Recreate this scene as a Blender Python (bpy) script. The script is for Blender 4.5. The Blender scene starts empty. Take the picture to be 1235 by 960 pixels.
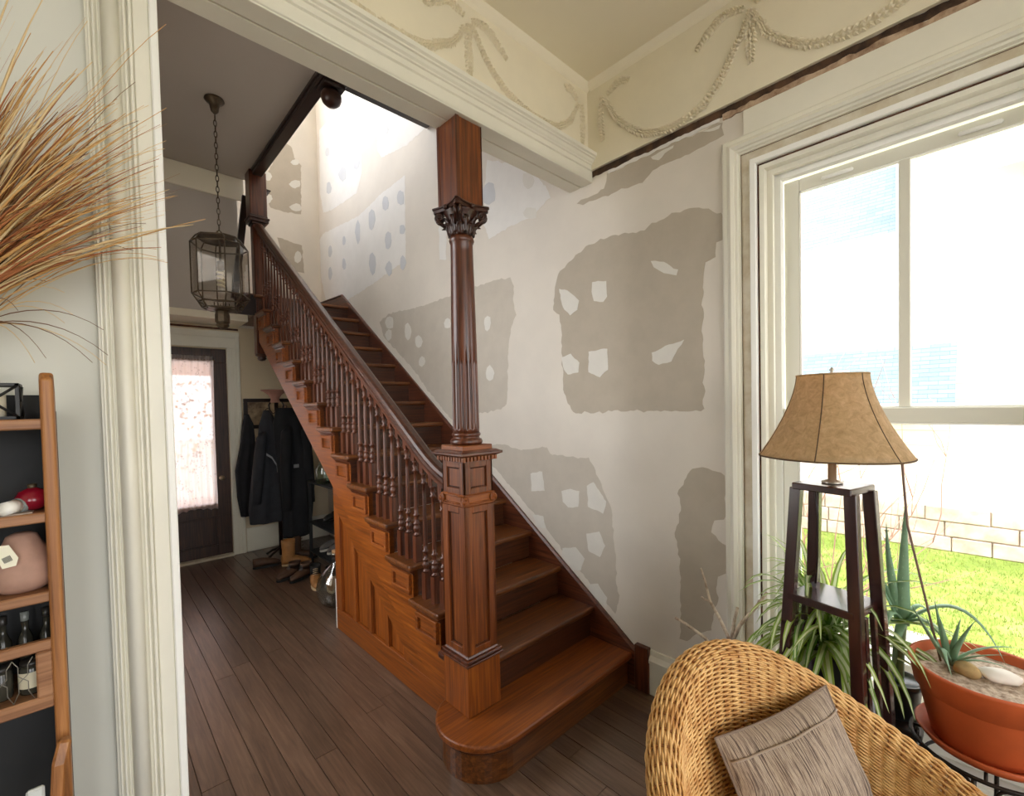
import bpy, bmesh, math, random
from math import sin, cos, pi, radians, sqrt, atan2
from mathutils import Vector, Matrix, noise as mnoise
random.seed(7)
scene = bpy.context.scene
COL = scene.collection

# ------------------------------------------------------------------ camera
cam_data = bpy.data.cameras.new('camera')
cam = bpy.data.objects.new('camera', cam_data)
COL.objects.link(cam)
right = Vector((0.72620232, -0.68711936, -0.02229715))
down = Vector((-0.03335053, -0.00281549, -0.99943975))
fwd = Vector((0.68667163, 0.72653909, -0.02496041))
cm = Matrix.Identity(4)
for i in range(3):
    cm[i][0] = right[i]; cm[i][1] = -down[i]; cm[i][2] = -fwd[i]
cm[0][3], cm[1][3], cm[2][3] = 0.0, 0.0, 1.589
cam.matrix_world = cm
cam_data.sensor_fit = 'HORIZONTAL'
cam_data.sensor_width = 36.0
cam_data.lens = 545.07 / 1235 * 36.0
cam_data.shift_x = (617.5 - 619.77) / 1235
cam_data.shift_y = (502.9 - 480.0) / 1235
cam_data.clip_start = 0.03
cam_data.clip_end = 200
scene.camera = cam

# ------------------------------------------------------------------ sky, exposure
world = bpy.data.worlds.new('overcast_sky')
scene.world = world
world.use_nodes = True
bg = world.node_tree.nodes['Background']
bg.inputs[0].default_value = (0.98, 0.985, 1.0, 1)
bg.inputs[1].default_value = 6.0
vs = scene.view_settings
vs.view_transform = 'Standard'
vs.look = 'None'
vs.gamma = 1.0
vs.use_curve_mapping = False
vs.exposure = 0.33
scene.cycles.diffuse_bounces = 7
scene.cycles.max_bounces = 14
scene.cycles.transparent_max_bounces = 24
scene.cycles.caustics_reflective = False
scene.cycles.caustics_refractive = False
scene.cycles.sample_clamp_indirect = 8.0
scene.cycles.use_denoising = True

def daylight(name, loc, direction, sx, sy, power=None, color=(1, 1, 1)):
    """daylight entering through a window opening: a sky portal, or (power given) the window's own light"""
    l = bpy.data.lights.new(name, 'AREA')
    l.shape = 'RECTANGLE'; l.size = sx; l.size_y = sy
    o = bpy.data.objects.new(name, l)
    COL.objects.link(o)
    o.location = loc
    o.rotation_euler = Vector(direction).to_track_quat('-Z', 'Y').to_euler()
    if power is None:
        l.cycles.is_portal = True
    else:
        l.energy = power; l.color = color
    return o
daylight('window_daylight', (2.42, 0.23, 1.5), (-1, 0, 0), 1.1, 2.3)
daylight('rear_window_daylight', (-1.35, -3.45, 1.8), (0, 1, 0), 1.7, 2.6)
daylight('rear_window_daylight', (0.95, -3.45, 1.8), (0, 1, 0), 1.7, 2.6)
daylight('right_window_daylight', (2.42, -1.9, 1.6), (-1, 0, 0), 1.1, 2.2)
daylight('landing_window_daylight', (0.5, 5.79, 5.6), (0, -1, 0), 1.0, 1.9, 100, (.80, .87, 1.0))
daylight('added_hall_window_daylight', (-.42, 2.9, 2.0), (1, 0, 0), 1.4, 2.4)  # sky portal in the unseen window added to brighten the hall
daylight('door_daylight', (0.68, 5.92, 1.3), (0, -1, 0), 0.8, 1.7)

# ------------------------------------------------------------------ helpers
def C(r, g, b):
    f = lambda v: (v/255/12.92 if v/255 <= .04045 else ((v/255+.055)/1.055)**2.4)
    return (f(r), f(g), f(b), 1)

class MB:
    def __init__(s):
        s.v = []; s.f = []; s.sm = []
    def add(s, vs, fs, smooth=False, M=None):
        o = len(s.v)
        for p in vs:
            p = Vector(p)
            if M is not None: p = M @ p
            s.v.append(p)
        for f in fs:
            s.f.append([i+o for i in f]); s.sm.append(smooth)
        return s
    def box(s, x0, x1, y0, y1, z0, z1, M=None):
        x0, x1 = min(x0, x1), max(x0, x1); y0, y1 = min(y0, y1), max(y0, y1); z0, z1 = min(z0, z1), max(z0, z1)
        return s.add([(x0,y0,z0),(x1,y0,z0),(x1,y1,z0),(x0,y1,z0),(x0,y0,z1),(x1,y0,z1),(x1,y1,z1),(x0,y1,z1)],
                     [(3,2,1,0),(4,5,6,7),(0,1,5,4),(1,2,6,5),(2,3,7,6),(3,0,4,7)], False, M)
    def prism(s, poly, a, b, axis='Z', M=None, smooth=False):
        """extrude a 2-D polygon along an axis; (u,v) are the other two axes in order"""
        def mk(u, v, w):
            return {'X': (w, u, v), 'Y': (u, w, v), 'Z': (u, v, w)}[axis]
        n = len(poly)
        vs = [mk(u, v, a) for u, v in poly] + [mk(u, v, b) for u, v in poly]
        area = sum(poly[i][0]*poly[(i+1) % n][1]-poly[(i+1) % n][0]*poly[i][1] for i in range(n))
        flip = (area < 0) ^ (b < a) ^ (axis == 'Y')
        fs = [tuple(reversed(range(n))), tuple(range(n, 2*n))] + [(i, (i+1) % n, n+(i+1) % n, n+i) for i in range(n)]
        if flip: fs = [tuple(reversed(f)) for f in fs]
        return s.add(vs, fs, smooth, M)
    def lathe(s, prof, seg=24, c=(0, 0, 0), M=None, smooth=True, rfun=None, cap=True, sx=1, sy=1):
        n = len(prof); vs = []; fs = []
        for (r, z) in prof:
            for k in range(seg):
                a = 2*pi*k/seg
                rr = r if rfun is None else rfun(r, z, a)
                vs.append((c[0]+rr*cos(a)*sx, c[1]+rr*sin(a)*sy, c[2]+z))
        for i in range(n-1):
            for k in range(seg):
                k2 = (k+1) % seg
                fs.append((i*seg+k, i*seg+k2, (i+1)*seg+k2, (i+1)*seg+k))
        if cap:
            fs.append(tuple(reversed(range(seg)))); fs.append(tuple(range((n-1)*seg, n*seg)))
        return s.add(vs, fs, smooth, M)
    def tube(s, path, r, seg=8, closed=False, M=None, cap=True, flat=1.0, up=None):
        path = [Vector(p) for p in path]; n = len(path); vs = []; fs = []
        rs = r if isinstance(r, (list, tuple)) else [r]*n
        pv = None
        for i, p in enumerate(path):
            t = (path[(i+1) % n]-path[i-1]) if closed else (path[min(i+1, n-1)]-path[max(i-1, 0)])
            if t.length < 1e-9: t = Vector((0, 0, 1))
            t.normalize()
            if pv is None:
                a = Vector(up) if up else (Vector((0, 0, 1)) if abs(t.z) < .9 else Vector((1, 0, 0)))
            else: a = pv
            u = (a - t*a.dot(t))
            if u.length < 1e-6: u = t.orthogonal()
            u.normalize(); w = t.cross(u); pv = u
            for k in range(seg):
                an = 2*pi*k/seg
                vs.append(p+(w*cos(an)+u*sin(an)*flat)*rs[i])
        m = n if closed else n-1
        for i in range(m):
            j = (i+1) % n
            for k in range(seg):
                k2 = (k+1) % seg
                fs.append((i*seg+k, i*seg+k2, j*seg+k2, j*seg+k))
        if cap and not closed:
            fs.append(tuple(reversed(range(seg)))); fs.append(tuple(range((n-1)*seg, n*seg)))
        return s.add(vs, fs, True, M)
    def sweep(s, prof, path, side, smooth=False, cap=True):
        """sweep closed profile (u along side, v along normal) down a path; side is a fixed unit vector"""
        path = [Vector(p) for p in path]; side = Vector(side); n = len(path); m = len(prof); vs = []; fs = []
        for i, p in enumerate(path):
            t = (path[min(i+1, n-1)]-path[max(i-1, 0)]).normalized()
            nn = side.cross(t).normalized()
            # keep the section's true height on a mitre
            k = 1.0
            if 0 < i < n-1:
                t1 = (path[i]-path[i-1]).normalized(); k = 1/max(.5, t.dot(t1))
            for (u, v) in prof: vs.append(p+side*u+nn*v*k)
        for i in range(n-1):
            for k in range(m):
                k2 = (k+1) % m
                fs.append((i*m+k, i*m+k2, (i+1)*m+k2, (i+1)*m+k))
        if cap:
            fs.append(tuple(reversed(range(m)))); fs.append(tuple(range((n-1)*m, n*m)))
        return s.add(vs, fs, smooth)
    def strip(s, left, rightp, smooth=True):
        n = len(left)
        return s.add(list(left)+list(rightp), [(i, i+1, n+i+1, n+i) for i in range(n-1)], smooth)
    def build(s, name, mat, parent=None, bevel=0, seg=1, subsurf=0, solid=0, loc=None, recalc=True):
        me = bpy.data.meshes.new(name)
        me.from_pydata([tuple(p) for p in s.v], [], s.f)
        me.polygons.foreach_set('use_smooth', s.sm)
        if recalc:
            bm = bmesh.new(); bm.from_mesh(me); bmesh.ops.recalc_face_normals(bm, faces=bm.faces[:]); bm.to_mesh(me); bm.free()
        me.update()
        o = bpy.data.objects.new(name, me)
        COL.objects.link(o)
        for m in (mat if isinstance(mat, (list, tuple)) else [mat]): me.materials.append(m)
        if loc is not None: o.location = loc
        if solid:
            d = o.modifiers.new('thick', 'SOLIDIFY'); d.thickness = solid; d.offset = 0
        if bevel:
            b = o.modifiers.new('bevel', 'BEVEL'); b.width = bevel; b.segments = seg; b.limit_method = 'ANGLE'; b.angle_limit = radians(35)
        if subsurf:
            d = o.modifiers.new('sub', 'SUBSURF'); d.levels = subsurf; d.render_levels = subsurf
        if parent is not None: attach(o, parent)
        return o

def attach(o, parent):
    o.parent = parent
    o.matrix_parent_inverse = Matrix.Translation(-world_loc(parent))
def world_loc(o):
    l = Vector(o.location)
    if o.parent is not None:
        l = l + o.matrix_parent_inverse.translation + world_loc(o.parent)
    return l
def empty(name, loc=(0, 0, 0)):
    e = bpy.data.objects.new(name, None); COL.objects.link(e); e.location = loc
    e.empty_display_size = .05
    return e
def tag(o, label=None, cat=None, group=None, kind=None):
    if label: o['label'] = label
    if cat: o['category'] = cat
    if group: o['group'] = group
    if kind: o['kind'] = kind
    return o
def thing(name, loc, label, cat, group=None):
    return tag(empty(name, loc), label, cat, group)
def inst(src, name, loc, parent=None, rot=None, scale=None):
    o = bpy.data.objects.new(name, src.data); COL.objects.link(o); o.location = loc
    if rot is not None: o.rotation_euler = rot
    if scale is not None: o.scale = scale if hasattr(scale, '__len__') else (scale,)*3
    for m in src.modifiers:
        if m.type == 'BEVEL':
            b = o.modifiers.new('bevel', 'BEVEL'); b.width = m.width; b.segments = m.segments; b.limit_method = 'ANGLE'; b.angle_limit = m.angle_limit
        elif m.type == 'SUBSURF':
            b = o.modifiers.new('sub', 'SUBSURF'); b.levels = m.levels; b.render_levels = m.render_levels
    if parent is not None: attach(o, parent)
    return o

# ------------------------------------------------------------------ materials
def nmat(name):
    m = bpy.data.materials.new(name); m.use_nodes = True
    nt = m.node_tree; b = nt.nodes['Principled BSDF']
    return m, nt, b
def N(nt, t, **kw):
    n = nt.nodes.new(t)
    for k, v in kw.items():
        if k in n.inputs: n.inputs[k].default_value = v
        else: setattr(n, k, v)
    return n
def ramp(nt, stops):
    r = nt.nodes.new('ShaderNodeValToRGB')
    e = r.color_ramp.elements
    while len(e) > 1: e.remove(e[-1])
    e[0].position, e[0].color = stops[0]
    for p, c in stops[1:]:
        x = e.new(p); x.color = c
    return r
def coords(nt, scale=(1, 1, 1), rot=(0, 0, 0), src='Object'):
    tc = nt.nodes.new('ShaderNodeTexCoord'); mp = nt.nodes.new('ShaderNodeMapping')
    mp.inputs['Scale'].default_value = scale; mp.inputs['Rotation'].default_value = rot
    nt.links.new(tc.outputs[src], mp.inputs['Vector'])
    return mp.outputs['Vector']
def bump(nt, b, val, strength=.2, dist=.002):
    n = nt.nodes.new('ShaderNodeBump'); n.inputs['Strength'].default_value = strength; n.inputs['Distance'].default_value = dist
    nt.links.new(val, n.inputs['Height']); nt.links.new(n.outputs['Normal'], b.inputs['Normal'])
    return n
def wood(name, dark, mid, light, axis='Z', rough=.38, along=2.6, across=70, vary=.2, coat=0.0, bumpy=.25, rot=(0, 0, 0), rvar=1.0):
    m, nt, b = nmat(name)
    sc = {'X': (along, across, across), 'Y': (across, along, across), 'Z': (across, across, along)}[axis]
    v = coords(nt, sc, rot)
    oi = nt.nodes.new('ShaderNodeObjectInfo')
    ad = N(nt, 'ShaderNodeVectorMath', operation='ADD')
    sclr = N(nt, 'ShaderNodeMath', operation='MULTIPLY'); sclr.inputs[1].default_value = 37.0
    nt.links.new(oi.outputs['Random'], sclr.inputs[0])
    nt.links.new(v, ad.inputs[0]); nt.links.new(sclr.outputs[0], ad.inputs[1])
    n1 = N(nt, 'ShaderNodeTexNoise', Scale=1.0, Detail=5.0, Roughness=.62, Distortion=.6)
    nt.links.new(ad.outputs[0], n1.inputs['Vector'])
    r = ramp(nt, [(.28, dark), (.5, mid), (.72, light)])
    nt.links.new(n1.outputs['Fac'], r.inputs['Fac'])
    # board to board difference and slow blotches
    v2 = coords(nt, (2.2, 2.2, 2.2))
    n2 = N(nt, 'ShaderNodeTexNoise', Scale=1.0, Detail=3.0)
    nt.links.new(v2, n2.inputs['Vector'])
    hs = N(nt, 'ShaderNodeHueSaturation')
    mr = N(nt, 'ShaderNodeMapRange'); mr.inputs['To Min'].default_value = 1-vary; mr.inputs['To Max'].default_value = 1+vary
    mx = N(nt, 'ShaderNodeMath', operation='ADD'); ml = N(nt, 'ShaderNodeMath', operation='MULTIPLY'); ml.inputs[1].default_value = .5
    nt.links.new(oi.outputs['Random'], mx.inputs[0]); nt.links.new(n2.outputs['Fac'], mx.inputs[1]); nt.links.new(mx.outputs[0], ml.inputs[0])
    nt.links.new(ml.outputs[0], mr.inputs['Value']); nt.links.new(mr.outputs[0], hs.inputs['Value'])
    nt.links.new(r.outputs['Color'], hs.inputs['Color'])
    nt.links.new(hs.outputs['Color'], b.inputs['Base Color'])
    rr = N(nt, 'ShaderNodeMapRange'); rr.inputs['To Min'].default_value = rough-.08*rvar; rr.inputs['To Max'].default_value = rough+.14*rvar
    nt.links.new(n1.outputs['Fac'], rr.inputs['Value']); nt.links.new(rr.outputs[0], b.inputs['Roughness'])
    b.inputs['Coat Weight'].default_value = coat; b.inputs['Coat Roughness'].default_value = .25
    if bumpy: bump(nt, b, n1.outputs['Fac'], bumpy, .0015)
    return m
def plain(name, col, rough=.5, metal=0, var=.0, vscale=6, bumpy=0, bscale=60, col2=None, spec=None):
    m, nt, b = nmat(name)
    b.inputs['Base Color'].default_value = col; b.inputs['Roughness'].default_value = rough; b.inputs['Metallic'].default_value = metal
    if spec is not None: b.inputs['Specular IOR Level'].default_value = spec
    if var or col2:
        v = coords(nt, (vscale,)*3)
        n = N(nt, 'ShaderNodeTexNoise', Scale=1.0, Detail=5.0, Roughness=.6); nt.links.new(v, n.inputs['Vector'])
        c2 = col2 or tuple(max(0, c*(1-var)) for c in col[:3])+(1,)
        r = ramp(nt, [(.35, c2), (.62, col)]); nt.links.new(n.outputs['Fac'], r.inputs['Fac'])
        nt.links.new(r.outputs['Color'], b.inputs['Base Color'])
    if bumpy:
        v = coords(nt, (bscale,)*3)
        n = N(nt, 'ShaderNodeTexNoise', Scale=1.0, Detail=4.0); nt.links.new(v, n.inputs['Vector'])
        bump(nt, b, n.outputs['Fac'], bumpy, .003)
    return m

M = {}
M['plaster'] = plain('skim_coat_plaster', C(224, 217, 206), .85, var=.07, vscale=2.3, bumpy=.12, bscale=18)
M['drywall'] = plain('bare_drywall_paper', C(186, 176, 160), .9, var=.06, vscale=9, bumpy=.05)
M['drywall_pale'] = plain('sanded_drywall_paper', C(232, 230, 226), .9, var=.04, vscale=7, bumpy=.05)
M['drywall_mid'] = plain('lightly_skimmed_drywall', C(198, 190, 177), .9, var=.06, vscale=9, bumpy=.05)
M['compound'] = plain('joint_compound', C(224, 221, 213), .85, var=.05, vscale=9, bumpy=.25, bscale=40)
M['compound_blue'] = plain('fresh_joint_compound', C(204, 206, 209), .85, var=.05, vscale=9, bumpy=.2, bscale=40)
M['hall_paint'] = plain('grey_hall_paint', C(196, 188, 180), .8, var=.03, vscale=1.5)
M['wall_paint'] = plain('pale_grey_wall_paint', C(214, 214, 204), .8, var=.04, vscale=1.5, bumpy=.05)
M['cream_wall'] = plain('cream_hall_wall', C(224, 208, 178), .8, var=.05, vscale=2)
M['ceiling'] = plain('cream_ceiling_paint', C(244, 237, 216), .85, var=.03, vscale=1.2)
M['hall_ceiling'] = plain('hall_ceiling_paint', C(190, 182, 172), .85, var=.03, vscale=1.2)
M['frieze'] = plain('ivory_plaster_frieze', C(234, 226, 202), .8, var=.06, vscale=3, bumpy=.1, bscale=25)
M['ornament'] = plain('ivory_plaster_relief', C(232, 223, 198), .8, var=.05, vscale=40)
M['trim'] = plain('ivory_gloss_trim_paint', C(232, 229, 214), .38, var=.05, vscale=4, bumpy=.05, bscale=30)
M['trim_worn'] = plain('worn_trim_paint', C(216, 209, 190), .55, vscale=9, col2=C(192, 178, 152), bumpy=.2, bscale=50)
M['white_trim'] = plain('white_gloss_paint', C(246, 246, 240), .35)
M['sash'] = plain('window_sash_vinyl', C(222, 220, 206), .4)
M['raw_gap'] = plain('stripped_raw_wood', C(112, 72, 44), .8, vscale=20, col2=C(60, 36, 22))
M['lath'] = plain('dark_lath_gap', C(48, 34, 24), .95, vscale=14, col2=C(96, 70, 50))
M['torn'] = plain('torn_wallpaper_edge', C(196, 172, 146), .9, vscale=22, col2=C(140, 112, 90), bumpy=.3)
OAK = (C(88, 42, 10), C(128, 65, 15), C(154, 86, 24))
M['oak_x'] = wood('stair_oak_across', *OAK, axis='X', rough=.42, coat=.04, bumpy=.1)
M['oak_y'] = wood('stair_oak_along', *OAK, axis='Y', rough=.42, coat=.04, bumpy=.1)
M['oak_z'] = wood('stair_oak_upright', *OAK, axis='Z', rough=.42, coat=.04, bumpy=.1)
M['newel'] = wood('newel_oak_upright', C(66, 30, 9), C(104, 51, 15), C(140, 76, 24), axis='Z', rough=.4, coat=.05, bumpy=.1)
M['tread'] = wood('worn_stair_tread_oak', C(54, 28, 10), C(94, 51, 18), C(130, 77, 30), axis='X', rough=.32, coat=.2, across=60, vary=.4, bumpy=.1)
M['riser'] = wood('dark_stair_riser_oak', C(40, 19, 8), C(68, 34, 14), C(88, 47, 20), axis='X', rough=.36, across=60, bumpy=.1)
M['oak_slope'] = wood('stair_oak_raking', *OAK, axis='Y', rough=.36, rot=(radians(-35.4), 0, 0))
DK = (C(42, 20, 12), C(84, 42, 23), C(112, 62, 36))
M['dark_z'] = wood('dark_oak_upright', *DK, axis='Z', rough=.3, coat=.2, bumpy=.06)
M['dark_y'] = wood('dark_oak_along', *DK, axis='Y', rough=.3, coat=.2)
M['dark_x'] = wood('dark_oak_across', *DK, axis='X', rough=.3, coat=.2)
M['rail'] = wood('handrail_oak', C(38, 20, 13), C(72, 39, 24), C(98, 58, 38), axis='Y', rough=.34, coat=.15, bumpy=.03, vary=.1, rot=(radians(-35.4), 0, 0))
M['carved'] = plain('dark_carved_oak', C(62, 32, 20), .32, var=.5, vscale=30)
M['black_oak'] = plain('near_black_oak_trim', C(42, 26, 20), .35, var=.4, vscale=9)
M['plank'] = wood('hall_floor_plank', C(78, 60, 48), C(97, 75, 60), C(115, 91, 74), axis='Y', rough=.30, along=3.5, across=60, vary=.42, coat=.22, bumpy=.05, rvar=.2)
DRYWALL=[[(1.918,2.360),(1.873,2.431),(1.747,2.496),(1.648,2.532),(1.519,2.542),(1.399,2.530),(1.303,2.513),(1.211,2.535),(1.124,2.547),(1.055,2.543),(1.003,2.541),(0.959,2.527),(0.915,2.493),(0.872,2.474),(0.868,2.345),(0.900,2.342),(0.905,2.275),(0.955,2.262),(0.968,2.186),(0.970,2.061),(0.968,1.808),(0.968,1.555),(1.029,1.535),(1.139,1.544),(1.319,1.545),(1.486,1.546),(1.632,1.538),(1.770,1.532),(1.830,1.597),(1.862,1.663),(1.868,1.795),(1.874,1.894),(1.869,2.073),(1.888,2.157),(1.936,2.198)],
 [(4.284,2.474),(4.073,2.524),(3.611,2.493),(3.091,2.500),(2.708,2.510),(2.469,2.508),(2.336,2.491),(2.296,2.424),(2.308,2.311),(2.278,2.220),(2.340,2.130),(2.372,1.941),(2.401,1.604),(2.465,1.569),(2.616,1.545),(2.840,1.533),(2.999,1.425),(3.169,1.548),(3.377,1.702),(3.640,1.931),(3.933,2.127),(4.222,2.323)],
 [(2.655,1.277),(2.476,1.313),(2.259,1.280),(2.014,1.310),(1.970,1.262),(1.817,1.265),(1.676,1.265),(1.596,1.132),(1.515,0.959),(1.496,0.690),(1.479,0.482),(1.499,0.370),(1.618,0.442),(1.855,0.623),(2.075,0.794),(2.322,0.973),(2.598,1.167)],
 [(1.032,1.257),(0.954,1.256),(0.873,1.233),(0.865,1.060),(0.882,1.028),(0.927,1.010),(0.937,0.952),(0.908,0.912),(0.866,0.898),(0.870,0.760),(0.910,0.737),(0.916,0.595),(0.937,0.538),(0.943,0.458),(1.003,0.424),(1.071,0.359),(1.110,0.359),(1.102,0.538),(1.107,0.780),(1.133,0.910),(1.113,0.968),(1.089,1.052),(1.111,1.116),(1.074,1.187)],
 [(1.730,2.805),(1.684,2.782),(1.546,2.780),(1.440,2.773),(1.351,2.774),(1.287,2.765),(1.225,2.805),(1.137,2.810),(1.072,2.806),(0.983,2.815),(0.924,2.823),(0.867,2.827),(0.866,2.891),(0.965,2.888),(1.052,2.899),(1.174,2.908),(1.285,2.903),(1.381,2.896),(1.507,2.897),(1.514,2.858),(1.533,2.825),(1.619,2.806),(1.697,2.812)],
 [(2.548,3.401),(2.269,3.254),(2.075,3.112),(1.982,3.002),(1.941,2.914),(2.044,2.880),(2.121,2.845),(2.351,2.842),(2.550,2.823),(2.612,2.951),(2.583,3.216)]]
DRYWALL_PALE=[[(5.704,5.039),(5.081,4.989),(4.555,4.891),(4.592,4.075),(4.725,3.920),(5.403,3.964),(5.658,4.013),(5.743,4.279)],
 [(5.820,3.721),(5.679,3.767),(4.674,3.667),(4.170,3.724),(3.714,3.727),(3.741,2.965),(4.105,2.920),(4.732,2.852),(5.095,2.829),(5.662,2.932),(5.813,3.271)],
 [(4.217,4.638),(3.661,4.252),(3.287,3.993),(3.675,3.986),(4.149,4.062),(4.229,4.182)],
 [(3.192,3.104),(3.083,3.106),(3.097,2.805),(3.196,2.830)]]
DABS=[[(1.884,2.320),(1.813,2.299),(1.725,2.219),(1.742,2.166),(1.796,2.143),(1.857,2.201)],
 [(1.626,2.311),(1.524,2.295),(1.522,2.203),(1.551,2.178),(1.617,2.196),(1.631,2.254)],
 [(1.244,2.338),(1.170,2.315),(1.095,2.260),(1.101,2.233),(1.171,2.257),(1.229,2.302)],
 [(1.874,1.887),(1.802,1.903),(1.734,1.843),(1.743,1.786),(1.826,1.776),(1.867,1.828)],
 [(1.662,1.905),(1.528,1.906),(1.527,1.786),(1.583,1.745),(1.665,1.781)],
 [(1.246,1.857),(1.148,1.884),(1.064,1.901),(1.100,1.860),(1.135,1.797),(1.208,1.785),(1.243,1.812)],
 [(2.173,1.124),(2.065,1.144),(2.045,1.015),(2.166,1.000)],
 [(1.896,1.033),(1.823,1.058),(1.753,1.051),(1.763,0.952),(1.847,0.933),(1.889,0.967)],
 [(1.692,1.090),(1.641,1.121),(1.550,1.014),(1.577,0.940),(1.683,0.964)],
 [(1.703,0.795),(1.610,0.826),(1.567,0.750),(1.605,0.674),(1.689,0.693)],
 [(1.897,0.664),(1.790,0.693),(1.722,0.637),(1.752,0.559),(1.836,0.528),(1.908,0.577)],
 [(2.161,0.840),(2.064,0.845),(2.038,0.766),(2.124,0.764)],
 [(1.694,0.484),(1.624,0.509),(1.562,0.442),(1.563,0.389),(1.657,0.414)],
 [(1.234,2.876),(1.184,2.883),(1.107,2.885),(1.112,2.875),(1.155,2.866),(1.190,2.845),(1.224,2.863)],
 [(0.961,2.886),(0.874,2.880),(0.882,2.866),(0.931,2.873)],
 [(4.008,2.425),(4.015,2.374),(4.082,2.373),(4.136,2.397),(4.175,2.449),(4.126,2.495),(4.075,2.497),(4.014,2.471)],
 [(3.671,2.291),(3.705,2.236),(3.742,2.219),(3.786,2.257),(3.789,2.307),(3.783,2.366),(3.733,2.381),(3.696,2.343)],
 [(3.487,2.178),(3.520,2.143),(3.559,2.129),(3.602,2.156),(3.612,2.193),(3.605,2.231),(3.553,2.244),(3.510,2.216)],
 [(4.044,2.309),(4.056,2.275),(4.106,2.257),(4.145,2.276),(4.178,2.326),(4.147,2.358),(4.099,2.375),(4.046,2.353)],
 [(2.556,2.203),(2.567,2.164),(2.594,2.154),(2.617,2.166),(2.633,2.214),(2.618,2.254),(2.590,2.263),(2.559,2.249)],
 [(2.527,1.833),(2.543,1.792),(2.579,1.776),(2.616,1.802),(2.622,1.839),(2.607,1.881),(2.574,1.897),(2.546,1.870)],
 [(3.455,1.998),(3.469,1.971),(3.512,1.955),(3.555,1.973),(3.564,2.008),(3.543,2.035),(3.507,2.051),(3.474,2.034)],
 [(2.078,3.070),(2.106,3.038),(2.139,3.036),(2.177,3.072),(2.186,3.110),(2.180,3.152),(2.135,3.148),(2.098,3.112)],
 [(2.067,2.855),(2.072,2.824),(2.122,2.833),(2.165,2.857),(2.190,2.895),(2.157,2.918),(2.119,2.912),(2.076,2.887)],
 [(3.056,2.277),(3.064,2.246),(3.102,2.241),(3.138,2.253),(3.150,2.291),(3.128,2.320),(3.099,2.326),(3.068,2.314)]]
DABS_PALE=[[(4.619,4.693),(4.656,4.656),(4.707,4.645),(4.765,4.692),(4.765,4.762),(4.751,4.811),(4.695,4.818),(4.652,4.777)],
 [(4.988,4.639),(5.018,4.614),(5.072,4.614),(5.122,4.649),(5.151,4.711),(5.128,4.739),(5.063,4.734),(5.000,4.693)],
 [(5.413,4.649),(5.421,4.615),(5.476,4.619),(5.521,4.648),(5.545,4.704),(5.508,4.725),(5.466,4.727),(5.421,4.698)],
 [(4.612,4.199),(4.653,4.170),(4.708,4.161),(4.765,4.202),(4.785,4.268),(4.769,4.308),(4.697,4.309),(4.634,4.265)],
 [(4.968,4.219),(4.978,4.172),(5.068,4.172),(5.139,4.226),(5.191,4.304),(5.127,4.332),(5.055,4.338),(4.974,4.278)],
 [(5.383,4.216),(5.417,4.174),(5.470,4.175),(5.530,4.208),(5.531,4.270),(5.513,4.318),(5.458,4.316),(5.415,4.288)],
 [(4.311,3.510),(4.353,3.452),(4.399,3.431),(4.451,3.464),(4.457,3.555),(4.447,3.624),(4.385,3.639),(4.336,3.605)],
 [(4.026,3.581),(4.044,3.530),(4.096,3.533),(4.148,3.565),(4.158,3.625),(4.131,3.673),(4.088,3.672),(4.047,3.644)],
 [(3.739,3.535),(3.750,3.482),(3.803,3.488),(3.851,3.521),(3.870,3.580),(3.836,3.625),(3.796,3.622),(3.753,3.590)],
 [(4.669,3.489),(4.681,3.405),(4.729,3.375),(4.763,3.436),(4.790,3.524),(4.754,3.602),(4.711,3.633),(4.667,3.568)],
 [(3.996,3.213),(4.019,3.161),(4.064,3.145),(4.104,3.170),(4.127,3.250),(4.105,3.304),(4.053,3.317),(4.002,3.287)],
 [(3.734,3.242),(3.759,3.214),(3.793,3.214),(3.833,3.234),(3.834,3.271),(3.826,3.305),(3.788,3.303),(3.758,3.286)],
 [(4.325,3.067),(4.358,2.987),(4.410,2.967),(4.458,3.027),(4.484,3.106),(4.459,3.189),(4.395,3.204),(4.336,3.141)],
 [(4.002,2.944),(4.012,2.897),(4.062,2.884),(4.101,2.922),(4.134,2.975),(4.099,3.017),(4.054,3.031),(4.003,2.989)],
 [(3.731,2.937),(3.762,2.902),(3.796,2.882),(3.835,2.913),(3.841,2.964),(3.835,3.005),(3.789,3.021),(3.752,2.990)],
 [(5.421,3.479),(5.453,3.442),(5.490,3.423),(5.529,3.450),(5.537,3.510),(5.528,3.553),(5.478,3.568),(5.438,3.541)],
 [(5.046,3.241),(5.064,3.197),(5.105,3.189),(5.146,3.225),(5.151,3.267),(5.131,3.311),(5.095,3.320),(5.065,3.286)],
 [(5.442,3.222),(5.475,3.177),(5.512,3.156),(5.551,3.195),(5.559,3.248),(5.549,3.299),(5.499,3.316),(5.459,3.276)],
 [(5.034,3.502),(5.049,3.471),(5.084,3.464),(5.120,3.482),(5.123,3.527),(5.107,3.559),(5.076,3.567),(5.050,3.550)],
 [(3.985,4.267),(4.006,4.240),(4.036,4.246),(4.070,4.276),(4.071,4.306),(4.063,4.340),(4.030,4.333),(4.005,4.307)],
 [(3.733,4.286),(3.737,4.270),(3.768,4.281),(3.795,4.297),(3.812,4.324),(3.790,4.331),(3.766,4.324),(3.737,4.306)],
 [(2.469,3.125),(2.478,3.071),(2.541,3.067),(2.597,3.100),(2.624,3.179),(2.583,3.224),(2.535,3.231),(2.483,3.198)]]
DRYWALL_FAR=[[(1.599,4.301),(1.695,4.524),(1.830,4.786),(1.904,4.755),(1.928,4.645),(2.002,4.572),(1.983,3.986),(1.767,3.956),(1.650,3.972),(1.582,4.048)],
 [(1.702,3.639),(1.981,3.604),(1.999,3.266),(1.837,3.286),(1.766,3.370)]]
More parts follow.
